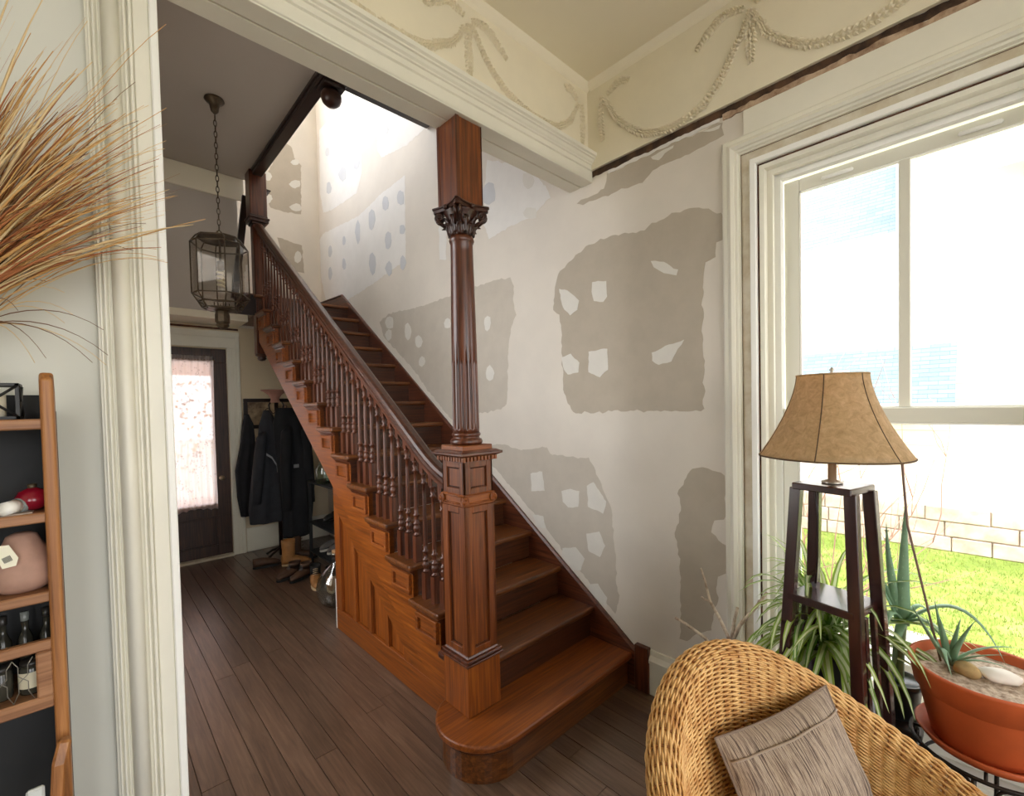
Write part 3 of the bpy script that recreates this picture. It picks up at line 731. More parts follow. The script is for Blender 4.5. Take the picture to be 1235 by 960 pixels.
for q in range(4):
    R_ = Matrix.Translation((NX, NY, 0)) @ Matrix.Rotation(q*pi/2, 4, 'Z')
    for kk in range(10): m.box(-.096+kk*.0205, -.096+kk*.0205+.0125, -.1, -.084, 1.342, 1.362, R_)
m.build('dentil_course', M['oak_z'], nw)
m = MB(); sq(m, .085, 1.336, 1.345); sq(m, .088, 1.34, 1.364); sq(m, .104, 1.362, 1.37, .116); sq(m, .121, 1.37, 1.382); sq(m, .116, 1.382, 1.39, .1); m.build('cornice', M['dark_x'], nw, bevel=.002)
sq(MB(), .086, 1.388, 1.412).build('cap_slab', M['oak_x'], nw, bevel=.003)
# column base, fluted shaft
MB().lathe([(.066, 1.412), (.074, 1.418), (.077, 1.427), (.072, 1.438), (.063, 1.443), (.062, 1.45), (.068, 1.456), (.068, 1.464), (.061, 1.47)], 32, (NX, NY, 0)).build('column_base', M['dark_z'], nw)
def flut(r, z, a):
    if 1.49 < z < 1.80: return r-.0065*max(0, cos(a*18))**.6 if cos(a*18) > 0 else r
    return r
zs = [1.47, 1.488, 1.4901, 1.52, 1.6, 1.7, 1.78, 1.799, 1.802, 1.9, 2.05, 2.2, 2.3, 2.345, 2.352, 2.36, 2.372, 2.38]
def shaft_r(z):
    t = (z-1.47)/(2.345-1.47); return .0625-.011*t**1.6
prof = [((shaft_r(z) if z < 2.346 else {2.352: .056, 2.36: .059, 2.372: .056, 2.38: .05}[z]), z) for z in zs]
MB().lathe(prof, 144, (NX, NY, 0), rfun=flut).build('column_shaft', M['dark_z'], nw)
# carved capital
cp = MB().lathe([(.05, 2.375), (.052, 2.40), (.056, 2.43), (.064, 2.46), (.078, 2.485), (.082, 2.492)], 24, (NX, NY, 0)).build('capital_bell', M['carved'], nw)
def leaf(m, ang, z0, h, w, r0, out):
    Lp, Rp, Cp_ = [], [], []
    n = 9
    for i in range(n):
        t = i/(n-1)
        z = z0+h*(t if t < .8 else .8+.2*(t-.8)/.2*.6)
        r_ = r0+.010*sin(pi*t*.5)+out*max(0, (t-.55)/.45)**1.6
        ww = w*(sin(pi*(.25+.72*t))**.8)*(1+.25*cos(t*22))
        da = ww/2/r_
        zt = z-(.012*((t-.8)/.2)**2 if t > .8 else 0)
        Lp.append((NX+r_*cos(ang-da), NY+r_*sin(ang-da), zt)); Rp.append((NX+r_*cos(ang+da), NY+r_*sin(ang+da), zt))
        Cp_.append((NX+(r_+.007)*cos(ang), NY+(r_+.007)*sin(ang), zt))
    m.strip(Lp, Cp_); m.strip(Cp_, Rp)
m = MB()
for kk in range(8): leaf(m, kk*pi/4, 2.378, .055, .045, .052, .022)
for kk in range(8): leaf(m, kk*pi/4+pi/8, 2.385, .085, .042, .055, .026)
m.build('acanthus_leaves', M['carved'], cp, solid=.004, recalc=False)
m = MB()
for q in range(4):
    an = pi/4+q*pi/2
    for sd in (-1, 1):
        pts = []
        for kk in range(22):
            t = kk/21; th = -pi/2+sd*0+t*2*pi*1.7; r_ = .021*(1-.75*t)
            u = .098 + r_*cos(th); v = 2.468+r_*sin(th)*1.0
            off = sd*.011
            pts.append((NX+u*cos(an)-off*sin(an), NY+u*sin(an)+off*cos(an), v))
        pts = [(NX+.058*cos(an)-sd*.02*sin(an), NY+.058*sin(an)+sd*.02*cos(an), 2.42)]+pts
        m.tube(pts, .0065, 6)
m.build('corner_volutes', M['carved'], cp)
ab = []
for q in range(4):
    a0 = pi/4+q*pi/2
    c0 = Vector((cos(a0), sin(a0)))*.145; c1 = Vector((cos(a0+pi/2), sin(a0+pi/2)))*.145
    mid = (c0+c1)/2; inward = -mid.normalized()
    tcut = .09
    for kk in range(9):
        t = tcut+(1-2*tcut)*kk/8
        p = c0.lerp(c1, t)+inward*.026*sin(pi*t); ab.append((NX+p.x, NY+p.y))
m = MB().prism(ab, 2.488, 2.505, 'Z'); m.prism([(NX+(u-NX)*1.05, NY+(v-NY)*1.05) for u, v in ab], 2.505, 2.514, 'Z')
for q in range(4): m.lathe([(0.0, -.012), (.012, -.006), (.012, .006), (0, .012)], 8, M=Matrix.Translation((NX, NY, 2.497)) @ Matrix.Rotation(q*pi/2, 4, 'Z') @ Matrix.Translation((.086, 0, 0)))
m.build('abacus', M['carved'], cp, bevel=.002)
MB().box(NX-.072, NX+.072, NY-.072, NY+.072, 2.512, SOF-.006).build('post_block', M['newel'], nw, bevel=.004)
for q in range(4):
    R_ = Matrix.Translation((NX, NY, 0)) @ Matrix.Rotation(q*pi/2, 4, 'Z')
    MB().box(-.074, -.055, -.074, -.072, 2.514, SOF-.008, R_).build('corner_strip', M['dark_z'], nw)

# ------------------------------------------------------------------ hall lantern
M['brass'] = plain('aged_dark_brass', C(92, 78, 60), .42, .6, var=.4, vscale=30)
def thin_glass(name, tint=(1, 1, 1, 1), ior=1.35):
    m, nt, b = nmat(name); nt.nodes.remove(b)
    out = nt.nodes['Material Output']
    tr = N(nt, 'ShaderNodeBsdfTransparent'); tr.inputs[0].default_value = tint
    gl = N(nt, 'ShaderNodeBsdfGlossy'); gl.inputs['Roughness'].default_value = .03
    lw = N(nt, 'ShaderNodeLayerWeight'); lw.inputs[0].default_value = .5
    pw = N(nt, 'ShaderNodeMath', operation='POWER'); pw.inputs[1].default_value = 3.5; nt.links.new(lw.outputs['Facing'], pw.inputs[0])
    fr = N(nt, 'ShaderNodeMath', operation='MULTIPLY_ADD'); fr.inputs[1].default_value = .6; fr.inputs[2].default_value = (.04 if ior > 1 else ior); nt.links.new(pw.outputs[0], fr.inputs[0])
    mx = N(nt, 'ShaderNodeMixShader')
    nt.links.new(fr.outputs[0], mx.inputs[0]); nt.links.new(tr.outputs[0], mx.inputs[1]); nt.links.new(gl.outputs[0], mx.inputs[2])
    nt.links.new(mx.outputs[0], out.inputs[0])
    return m
M['glass'] = thin_glass('clear_window_glass')
M['lantern_glass'] = thin_glass('smoky_lantern_glass', (.82, .80, .76, 1), .08)
LX, LY = .795, 4.12
lan = thing('hall_lantern', (LX, LY, 2.23), 'brass and glass hall lantern hanging by a chain from the grey hall ceiling', 'lantern')
MB().lathe([(.065, HC-.001), (.068, HC-.012), (.058, HC-.025), (.036, HC-.04), (.03, HC-.07), (.026, HC-.095), (.012, HC-.11), (.004, HC-.118)], 24, (LX, LY, 0)).build('ceiling_canopy', M['brass'], lan)
m = MB(); z = HC-.118; kk = 0
while z > 3.0:
    pts = [(LX+(.010*cos(a) if kk % 2 else 0), LY+(0 if kk % 2 else .010*cos(a)), z-.024+.026*sin(a)) for a in [2*pi*j/10 for j in range(10)]]
    m.tube(pts, .0032, 5, closed=True); z -= .042; kk += 1
m.build('chain', M['brass'], lan)
m = MB(); m.tube([(LX+.022*cos(a), LY, 2.965+.03*sin(a)) for a in [2*pi*j/16 for j in range(16)]], .004, 6, closed=True); m.build('hanging_ring', M['brass'], lan)
def octo(rad, z, cut=.62):
    pts = []
    for q in range(8):
        a = (q//2)*pi/2+radians(14)+(radians(29) if q % 2 else radians(-29))+pi/4
        r_ = rad if q % 2 == 0 else rad*1.0
        pts.append(Vector((LX+r_*cos(a), LY+r_*sin(a), z)))
    return pts
tiers = [(.115, 2.935), (.185, 2.865), (.19, 2.86), (.19, 2.50), (.185, 2.49), (.135, 2.44), (.15, 2.43), (.115, 2.385), (.05, 2.37)]
bars = MB()
def ring_bars(pts, r_=.0055):
    for q in range(8): bars.tube([pts[q], pts[(q+1) % 8]], r_, 6)
for rad, z in [(.158, 2.925), (.192, 2.875), (.192, 2.49), (.155, 2.432), (.13, 2.39)]: ring_bars(octo(rad, z))
A8, B8, C8, D8, E8 = octo(.158, 2.925), octo(.192, 2.875), octo(.192, 2.49), octo(.155, 2.432), octo(.13, 2.39)
for q in range(8):
    for P_, Q_ in ((A8, B8), (B8, C8), (C8, D8), (D8, E8)): bars.tube([P_[q], Q_[q]], .005, 6)
bars.build('lantern_frame', M['brass'], lan)
for (P_, Q_) in ((A8, B8), (B8, C8), (C8, D8), (D8, E8)):
    for q in range(8):
        q2 = (q+1) % 8
        MB().add([P_[q], P_[q2], Q_[q2], Q_[q]], [(0, 1, 2, 3)]).build('glass_pane', M['lantern_glass'], lan, recalc=False)
m = MB(); t8 = octo(.158, 2.925); m.add(t8+[p+Vector((0, 0, .008)) for p in t8], [tuple(range(8)), tuple(range(8, 16))]+[(q, (q+1) % 8, 8+(q+1) % 8, 8+q) for q in range(8)]); m.build('top_plate', M['brass'], lan)
MB().lathe([(.11, 2.385), (.06, 2.378), (.045, 2.37), (.05, 2.34), (.05, 2.29), (.04, 2.275), (.046, 2.265), (.03, 2.245), (.012, 2.235), (.002, 2.23)], 8, (LX, LY, 0), smooth=False).build('bottom_finial', M['brass'], lan)
MB().tube([(LX, LY, 2.94), (LX, LY, 2.76)], .008, 8).build('lamp_stem', M['brass'], lan)
MB().lathe([(.018, 2.76), (.024, 2.755), (.024, 2.70), (.02, 2.69)], 14, (LX, LY, 0)).build('bulb_socket', M['brass'], lan)
M['bulb'] = plain('cream_bulb', C(236, 226, 200), .35)
pts = [(LX+.022*cos(t*2*pi*4), LY+.022*sin(t*2*pi*4), 2.69-.13*t) for t in [j/60 for j in range(61)]]
MB().tube(pts, .0085, 7).build('spiral_bulb', M['bulb'], lan)
for j in range(4): MB().tube([(LX+.05*cos(j*pi/2), LY+.05*sin(j*pi/2), 2.44), (LX+.05*cos(j*pi/2), LY+.05*sin(j*pi/2), 2.385)], .004, 6).build('inner_rod', M['brass'], lan)
# ------------------------------------------------------------------ the window in view
GY0, GY1, GZ1 = -.117, .577, 2.49       # upper glass edges
win = empty('window_1', (WX, .23, .45)); struct(win, 'tall white double-hung window with deep moulded casing')
def frame_u(prof, zb, name, mat, bevel=0):
    """mitred three-sided frame; profile points are (x, offset outward from the glass edge)"""
    m = MB(); n = len(prof); vs = []
    for st in range(4):
        for x, o in prof:
            y = GY1+o if st < 2 else GY0-o
            z = zb if st in (0, 3) else GZ1+o
            vs.append((x, y, z))
    fs = [tuple(range(n)), tuple(range(3*n, 4*n))]
    for st in range(3):
        for k in range(n): fs.append((st*n+k, st*n+(k+1) % n, (st+1)*n+(k+1) % n, (st+1)*n+k))
    m.add(vs, fs)
    return m.build(name, mat, win, bevel=bevel)
frame_u([(WX, .286), (2.178, .286), (2.172, .278), (2.172, .262), (2.165, .256), (2.158, .243), (2.164, .231), (2.172, .228), (2.172, .218), (2.182, .213), (2.182, .208), (WX, .208)], 0, 'casing', M['trim'])
frame_u([(WX, .2105), (2.1915, .2105), (2.1915, .2065), (WX, .2065)], .1, 'bare_joint', M['raw_gap'])
frame_u([(WX, .207), (2.193, .207), (2.193, .165), (WX, .165)], .1, 'worn_flat', M['trim_worn'])
frame_u([(WX, .165), (2.172, .165), (2.17, .162), (2.17, .143), (2.174, .14), (WX+.01, .14)], .455, 'stop_bead', M['white_trim'])
frame_u([(2.21, .139), (2.192, .139), (2.192, .1355), (2.21, .1355)], .455, 'bare_joint', M['raw_gap'])
frame_u([(2.42, .131), (2.188, .131), (2.188, .112), (2.215, .108), (2.215, .085), (2.235, .085), (2.235, .10), (2.42, .10)], .455, 'jamb', M['trim'])
frame_u([(2.42, .10), (2.246, .10), (2.246, .064), (2.262, .058), (2.272, .06), (2.272, .09), (2.42, .09)], .455, 'sash_track', M['white_trim'])
def sash(x0, x1, z0, z1, botrail, toprail, stile, name):
    m = MB()
    m.box(x0, x1, GY1, GY1+stile, z0-botrail, z1+toprail); m.box(x0, x1, GY0-stile, GY0, z0-botrail, z1+toprail)
    m.box(x0, x1, GY0, GY1, z1, z1+toprail); m.box(x0, x1, GY0, GY1, z0-botrail, z0)
    o = m.build(name, M['sash'], win, bevel=.003)
    m = MB(); b = .006
    m.box(x0-.001, x0+.012, GY1-b, GY1, z0, z1); m.box(x0-.001, x0+.012, GY0, GY0+b, z0, z1); m.box(x0-.001, x0+.012, GY0, GY1, z1-b, z1); m.box(x0-.001, x0+.012, GY0, GY1, z0, z0+b)
    m.build('glazing_bead', M['white_trim'], o)
    return o
us = sash(2.28, 2.312, 1.549, GZ1, .06, .055, .06, 'upper_sash')
ls = sash(2.248, 2.276, .56, 1.492, .09, .057, .06, 'lower_sash')
MB().box(2.278, 2.314, .212, .248, 1.549, GZ1).build('glazing_bar', M['sash'], us, bevel=.003)
MB().box(2.294, 2.298, .2435, GY1, 1.549, GZ1).build('pane', M['glass'], us)
MB().box(2.294, 2.298, GY0, .2165, 1.549, GZ1).build('pane', M['glass'], us)
MB().box(2.260, 2.264, GY0, GY1, .56, 1.492).build('pane', M['glass'], ls)
for yy in (.44, .03):
    m = MB(); m.tube([(2.272, yy-.055, 2.512), (2.272, yy-.05, 2.512), (2.272, yy+.05, 2.512), (2.272, yy+.055, 2.512)], [.003, .0085, .0085, .003], 8); m.build('sash_latch', M['white_trim'], us)
MB().box(2.11, 2.30, -.33, .80, .43, .455).build('stool', M['trim'], win, bevel=.006)
MB().prism([(WX, .30), (2.178, .30), (2.172, .31), (2.172, .36), (2.182, .37), (2.182, .40), (2.17, .415), (2.165, .43), (WX, .43)], -.33, .80, 'Y').build('apron', M['trim'], win)
MB().box(2.184, WX, -.31, .77, 2.777, 2.889).build('head_board', M['trim'], win, bevel=.002)
struct(MB().prism(bbp, -3.3, .28, 'Y').build('baseboard_window', M['trim']), 'white baseboard below the window')
# unseen windows; the one in the hall is added to brighten hall and stairs
for nm, ax, a, (u0, u1), (v0, v1) in [('window_2', 'X', 2.3, (-2.4, -1.4), (.6, 2.6)), ('window_5', 'Y', -3.42, (-2.2, -.5), (.5, 3.1)), ('window_6', 'Y', -3.42, (.1, 1.8), (.5, 3.1)), ('window_7', 'Y', 5.9, (0, 1.0), (4.65, 6.55)), ('added_hall_window', 'X', -.38, (2.2, 3.6), (.8, 3.2))]:
    m = MB(); w = .05; t = .02; vm = (v0+v1)/2
    for (p0, p1, q0, q1) in [(u0, u0+w, v0, v1), (u1-w, u1, v0, v1), (u0+w, u1-w, v0, v0+w), (u0+w, u1-w, v1-w, v1), (u0+w, u1-w, vm-.025, vm+.025)]:
        if ax == 'X': m.box(a-t, a+t, p0, p1, q0, q1)
        else: m.box(p0, p1, a-t, a+t, q0, q1)
    struct(m.build(nm, M['sash']), 'white framed window out of view')

# ------------------------------------------------------------------ outside
M['lawn'] = None
m_, nt, b = nmat('spring_lawn')
v = coords(nt, (1.6,)*3); n1 = N(nt, 'ShaderNodeTexNoise', Scale=1.0, Detail=6.0, Roughness=.7); nt.links.new(v, n1.inputs['Vector'])
r = ramp(nt, [(.32, C(112, 132, 62)), (.5, C(138, 158, 76)), (.68, C(164, 176, 104))]); nt.links.new(n1.outputs['Fac'], r.inputs['Fac']); nt.links.new(r.outputs['Color'], b.inputs['Base Color'])
b.inputs['Roughness'].default_value = .95; b.inputs['Specular IOR Level'].default_value = .1
v2 = coords(nt, (40,)*3); n2 = N(nt, 'ShaderNodeTexNoise', Scale=1.0, Detail=3.0); nt.links.new(v2, n2.inputs['Vector']); bump(nt, b, n2.outputs['Fac'], .6, .03)
M['lawn'] = m_
lawn = struct(MB().box(-45, 45, -45, 45, -.75, -.6).build('ground', plain('pale_bounce_ground', C(208, 203, 194), .95, var=.1)), 'pale ground around the house, lightened to bounce daylight indoors')  # ground colour made pale so it bounces daylight onto the ceiling
lawn = struct(MB().box(5.45, 8.8, -9, 12, -.62, -.598).build('lawn', M['lawn']), 'bright green lawn outside the window')
M['blade'] = plain('grass_blade_green', C(146, 166, 80), .8, var=.3, vscale=3)
m = MB(); rg = random.Random(11)
for k in range(9000):
    x = 5.45+3.2*rg.random()**1.2; y = rg.uniform(-.9, 2.6); h = rg.uniform(.025, .06); a = rg.random()*6.28; dx, dy = cos(a)*.006, sin(a)*.006; lx, ly = rg.uniform(-.02, .02), rg.uniform(-.02, .02)
    m.add([(x-dx, y-dy, -.6), (x+dx, y+dy, -.6), (x+lx, y+ly, -.6+h)], [(0, 1, 2)])
tag(m.build('grass', M['blade'], recalc=False), 'short bright green grass growing between gravel and neighbouring house', 'grass', kind='stuff')
M['gravel'] = plain('pale_gravel', C(190, 184, 176), .95, vscale=45, col2=C(120, 112, 104), bumpy=.8, bscale=50)
struct(MB().box(2.42, 5.5, -8, 8, -.62, -.585).build('gravel_bed', M['gravel']), 'pale gravel strip along the house under the window')
M['white_brick'] = None
def brickmat(name, c1, c2, mortar, sc, rot, bw_=.5, rh=.25, ms=.015):
    m_, nt, b = nmat(name)
    v = coords(nt, (1, 1, 1), rot)
    bt = N(nt, 'ShaderNodeTexBrick', Scale=sc); bt.inputs['Color1'].default_value = c1; bt.inputs['Color2'].default_value = c2; bt.inputs['Mortar'].default_value = mortar
    bt.inputs['Mortar Size'].default_value = ms; bt.inputs['Brick Width'].default_value = bw_; bt.inputs['Row Height'].default_value = rh
    nt.links.new(v, bt.inputs['Vector']); nt.links.new(bt.outputs['Color'], b.inputs['Base Color']); b.inputs['Roughness'].default_value = .9
    bump(nt, b, bt.outputs['Fac'], .4, .01)
    return m_
ROTX = (0, radians(90), radians(90))
M['white_brick'] = brickmat('limewashed_brick', C(238, 226, 218), C(228, 214, 206), C(200, 188, 180), 1.0, (radians(90), 0, radians(90)), .22, .075, .008)
M['shingle'] = brickmat('blue_grey_shingle', C(112, 134, 146), C(128, 148, 158), C(92, 110, 122), 1.0, (0, 0, radians(90)), .2, .04, .0035)
M['siding'] = plain('white_house_paint', C(242, 240, 238), .8)
M['stone'] = plain('pale_foundation_stone', C(214, 196, 182), .9, vscale=5, col2=C(178, 160, 148), bumpy=.5, bscale=14)
NHX = 8.8
hs = thing('neighbour_house', (NHX, 2, -.6), 'white neighbouring house with blue-grey shingle roofs beyond the lawn', 'house')
MB().box(NHX, NHX+6, -7, 8, -.6, 2.75).build('wall', M['white_brick'], hs)
MB().box(NHX+.5, NHX+6, .95, 8, 2.7, 4.05).build('upper_wall', M['siding'], hs)
MB().box(NHX+.05, NHX+6, -7, .95, 2.7, 6.8).build('brick_gable', M['white_brick'], hs)
# foundation of coursed blocks
rg = random.Random(5)
for row in range(3):
    z0 = -.6+row*.21; y = -3.0 - rg.random()*.4
    while y < 4.2:
        w = rg.uniform(.35, .75)
        MB().box(NHX-.05-rg.random()*.02, NHX, y+.006, y+w-.006, z0+.005, z0+.205).build('foundation_stone', M['stone'], hs, bevel=.012)
        y += w
# lower roof
def slab(x0, z0, x1, z1, y0, y1, t, name, mat):
    return MB().prism([(x0, z0), (x1, z1), (x1, z1-t), (x0, z0-t)], y0, y1, 'Y').build(name, mat, hs)
slab(NHX-.55, 1.52, NHX+.3, 2.78, .33, 8, .05, 'lower_roof', M['shingle'])
MB().box(NHX-.56, NHX-.5, .30, 8, 1.36, 1.50).build('fascia', M['siding'], hs)
MB().box(NHX-.5, NHX, .36, 8, 1.36, 1.38).build('eave_soffit', M['siding'], hs)
slab(NHX+.25, 4.12, NHX+1.5, 6.2, 1.0, 8, .05, 'upper_roof', M['shingle'])
MB().box(NHX+.22, NHX+.3, 1.0, 8, 3.95, 4.1).build('fascia', M['siding'], hs)
MB().box(NHX-.02, NHX+.05, .86, .98, 1.5, 6.6).build('corner_board', M['siding'], hs)
slab(NHX-.35, 4.5, NHX-.3, 7.3, -1.2, .15, .04, 'gable_verge', M['siding'])
# bare shrub by the window
M['twig'] = plain('bare_pinkish_twig', C(168, 132, 116), .8)
sh = MB(); rg = random.Random(21)
def branch(m, p, d, L, r_, depth, rg, droop=.0):
    n = 4; pts = [p]; q = Vector(p)
    for k in range(n):
        d = (d+Vector((rg.uniform(-.25, .25), rg.uniform(-.25, .25), rg.uniform(-.12, .2)))).normalized()
        q = q+d*L/n; pts.append(q.copy())
    m.tube(pts, [r_*(1-.16*k) for k in range(n+1)], 5)
    if depth:
        for k in range(3):
            b0 = pts[1+rg.randrange(n)]
            branch(m, b0, (d+Vector((rg.uniform(-.8, .8), rg.uniform(-.8, .8), rg.uniform(-.1, .5)))).normalized(), L*.55, r_*.55, depth-1, rg)
for k in range(6): branch(sh, (4.3+rg.uniform(-.15, .15), .95+rg.uniform(-.25, .25), -.6), Vector((rg.uniform(-.3, .3), rg.uniform(-.5, .2), 1)), 1.5, .008, 2, rg)
tag(sh.build('bare_shrub', M['twig']), 'leafless pinkish shrub just outside the window behind the lamp', 'shrub')

# ------------------------------------------------------------------ back door with lace curtain
M['door_wood'] = wood('dark_door_wood', C(34, 20, 14), C(58, 36, 25), C(78, 52, 36), axis='Z', rough=.4)
door = empty('door_1', (.67, FY+.02, 0)); struct(door, 'dark wooden back door with a curtained glass light')
DX0, DX1, DY0, DY1 = .2, 1.14, FY+.02, FY+.065
gx0, gx1, gz0, gz1 = .34, 1.0, .60, 2.13
m = wall_cells('Y', DY0, DY1, (DX0, DX1), (.0, 2.28), [(gx0, gx1, gz0, gz1), (.34, 1.0, .14, .46)])
m.build('slab', M['door_wood'], door, bevel=.003)
MB().box(.34, 1.0, DY0+.014, DY1-.01, .14, .46).build('lower_panel', M['door_wood'], door)
m = MB(); m.box(.36, .98, DY0+.006, DY0+.014, .16, .44); m.build('raised_panel', M['door_wood'], door, bevel=.006)
MB().box(gx0, gx1, DY0+.02, DY0+.024, gz0, gz1).build('pane', M['glass'], door)
kn = MB().lathe([(.0, 0), (.024, .002), (.024, .006), (.01, .01), (.009, .03), (.02, .036), (.026, .046), (.024, .056), (.012, .062), (0, .063)], 16, M=Matrix.Translation((1.055, DY0, .87)) @ Matrix.Rotation(pi/2, 4, 'X'))
M['nickel'] = plain('worn_brass_knob', C(170, 150, 120), .3, .9)
kn.build('knob', M['nickel'], door)
MB().box(.2, 1.14, FY-.06, FY+.1, 0, .026).build('threshold', M['trim_worn'], door, bevel=.006)
cs = struct(MB().box(1.14, 1.25, FY-.022, FY, 0, 2.29).build('trim_door_right', M['trim'], bevel=.003), 'cream casing at the right of the back door')
MB().box(1.225, 1.262, FY-.034, FY-.02, 0, 2.47).build('backband', M['trim'], cs, bevel=.004)
MB().box(1.143, 1.152, FY-.027, FY-.02, 0, 2.29).build('bead', M['trim'], cs, bevel=.002)
MB().box(1.19, 1.196, FY-.027, FY-.02, 0, 2.29).build('bead', M['trim'], cs, bevel=.002)
ch = struct(MB().box(.08, 1.25, FY-.022, FY, 2.29, 2.46).build('trim_door_head', M['trim'], bevel=.003), 'cream head casing above the back door')
MB().prism([(FY-.02, 2.40), (FY-.03, 2.41), (FY-.04, 2.44), (FY-.042, 2.47), (FY, 2.47), (FY, 2.40)], .06, 1.262, 'X').build('head_moulding', M['trim'], ch)
MB().box(.08, 1.15, FY-.027, FY-.02, 2.292, 2.30).build('bead', M['trim'], ch, bevel=.002)
MB().box(-.3, 1.262, FY-.012, FY, 2.492, 2.512).build('picture_rail', M['raw_gap'], ch)
struct(MB().box(.09, .2, FY-.022, FY, 0, 2.29).build('trim_door_left', M['trim']), 'cream casing at the left of the back door')
# lace curtain
m_, nt, b = nmat('white_lace'); out = nt.nodes['Material Output']
tc = coords(nt, (1, 1, 1)); vo = N(nt, 'ShaderNodeTexVoronoi', Scale=34.0); nt.links.new(tc, vo.inputs['Vector'])
no = N(nt, 'ShaderNodeTexNoise', Scale=7.0, Detail=3.0); nt.links.new(tc, no.inputs['Vector'])
ad = N(nt, 'ShaderNodeMath', operation='MULTIPLY_ADD'); nt.links.new(no.outputs['Fac'], ad.inputs[0]); ad.inputs[1].default_value = 1.5; nt.links.new(vo.outputs['Distance'], ad.inputs[2])
rp_ = ramp(nt, [(.70, (.97, .97, .97, 1)), (1.0, (.90, .90, .90, 1))]); nt.links.new(ad.outputs[0], rp_.inputs['Fac'])
tl = N(nt, 'ShaderNodeBsdfTranslucent'); tr_ = ramp(nt, [(.62, C(222, 212, 212)), (.86, C(142, 132, 134)), (1.02, C(206, 196, 197))]); nt.links.new(ad.outputs[0], tr_.inputs['Fac']); nt.links.new(tr_.outputs['Color'], tl.inputs[0]); df = N(nt, 'ShaderNodeBsdfDiffuse'); df.inputs[0].default_value = C(240, 230, 224)
mx1 = N(nt, 'ShaderNodeMixShader'); mx1.inputs[0].default_value = .3; nt.links.new(tl.outputs[0], mx1.inputs[1]); nt.links.new(df.outputs[0], mx1.inputs[2])
tp = N(nt, 'ShaderNodeBsdfTransparent'); mx2 = N(nt, 'ShaderNodeMixShader'); nt.links.new(rp_.outputs['Color'], mx2.inputs[0]); nt.links.new(tp.outputs[0], mx2.inputs[1]); nt.links.new(mx1.outputs[0], mx2.inputs[2]); nt.links.new(mx2.outputs[0], out.inputs[0])
nt.nodes.remove(b); M['lace'] = m_
cu = thing('lace_curtain', (.66, FY, .55), 'gathered white lace curtain hanging over the glass of the back door', 'curtain')
m = MB(); nx, nz = 110, 44; vs = []; fs = []
for j in range(nz+1):
    for i in range(nx+1):
        u = i/nx; t = j/nz
        x = .30+.71*u+.006*sin(t*5+u*9)*t
        scal = .012*abs(sin(u*nx/10*pi*.9)) if j == 0 else 0
        z = .545+scal+(2.165-.545)*t + (.012*sin(u*11))*(1-t)
        y = FY+.004-.012+.009*sin(u*2*pi*13+.8*sin(t*4))*(.6+.5*(1-t))
        vs.append((x, y, z))
for j in range(nz):
    for i in range(nx): fs.append((j*(nx+1)+i, j*(nx+1)+i+1, (j+1)*(nx+1)+i+1, (j+1)*(nx+1)+i))
m.add(vs, fs, True); m.build('lace_panel', M['lace'], cu, recalc=False)
MB().tube([(.28, FY-.008, 2.155), (1.03, FY-.008, 2.155)], .006, 8).build('curtain_rod', M['nickel'], cu)
m = MB(); vs = []
for i in range(nx+1):
    u = i/nx; vs.append((.30+.71*u, FY-.016+.007*sin(u*2*pi*26), 2.15))
    vs.append((.30+.71*u, FY-.016+.007*sin(u*2*pi*26), 2.195))
m.add(vs, [(2*i, 2*i+2, 2*i+3, 2*i+1) for i in range(nx)], True); m.build('ruffle_heading', M['lace'], cu, recalc=False)
# back porch seen dimly through the lace
M['porch'] = plain('painted_porch_ceiling', C(196, 150, 128), .8)
struct(MB().box(-3, 5, 6.0, 10.5, 2.3, 2.38).build('ceiling_porch', M['porch']), 'painted ceiling of the back porch')
struct(MB().box(-3, 5, 6.0, 10.5, -.6, -.05).build('floor_porch', M['stone']), 'pale floor of the back porch')
M['forsythia'] = plain('yellow_blossom', C(236, 206, 70), .8)
m = MB(); rg = random.Random(4)
for k in range(110):
    c = Vector((rg.gauss(1.35, .22), rg.gauss(9.6, .25), min(2.1, max(0, rg.gauss(1.2, .6))))); a = Vector((rg.uniform(-1, 1), rg.uniform(-1, 1), rg.uniform(-1, 1))).normalized()*.05; b2 = a.orthogonal().normalized()*.03
    m.add([c-a, c+b2, c+a, c-b2], [(0, 1, 2, 3)])
tag(m.build('yellow_shrub', M['forsythia'], recalc=False), 'yellow flowering shrub behind the lace curtain of the door', 'shrub')
# ------------------------------------------------------------------ wicker chair
M['wicker'] = plain('honey_wicker', C(228, 186, 122), .45, vscale=26, col2=C(188, 134, 72))
M['wicker_dark'] = plain('shadowed_wicker_core', C(150, 98, 48), .7)
CX, CY, CB = 1.132, .211, radians(74.06)
CRW, CRD, CZB, CZA, CPW = .38, .34, .912-.035, .67-.035, 2.235
U_ = Vector((cos(CB), sin(CB), 0)); V_ = Vector((-U_.y, U_.x, 0))
chair = thing('wicker_chair', (CX, CY, 0), 'honey-coloured wicker tub chair with rolled rim in front of the window', 'chair')
ZS = .36
def chair_pt(ph, s):
    """s runs up the inside, over the rolled rim and down the outside (metres along the section)"""
    zr = CZA+(CZB-CZA)*max(0, cos(ph/1.25))**CPW
    hin = zr-ZS; RR = .036; arc = pi*RR
    if s < hin:
        t = s/hin; d = -RR-.055*(1-t)**1.3; z = ZS+s
    elif s < hin+arc:
        a = (s-hin)/RR; d = -RR*cos(a); z = zr+RR*sin(a)
    else:
        q = s-hin-arc; d = RR-.10*min(1, q/.75); z = zr-q
    ext = 0
    return Vector((CX, CY, z))+U_*((CRD+d)*cos(ph))+V_*((CRW+d)*sin(ph)), zr
m = MB(); rows = 0
PH0, PH1 = radians(-118), radians(118); NPH = 282; NST = 47
frac_in, frac_arc, frac_out = 84, 20, 92
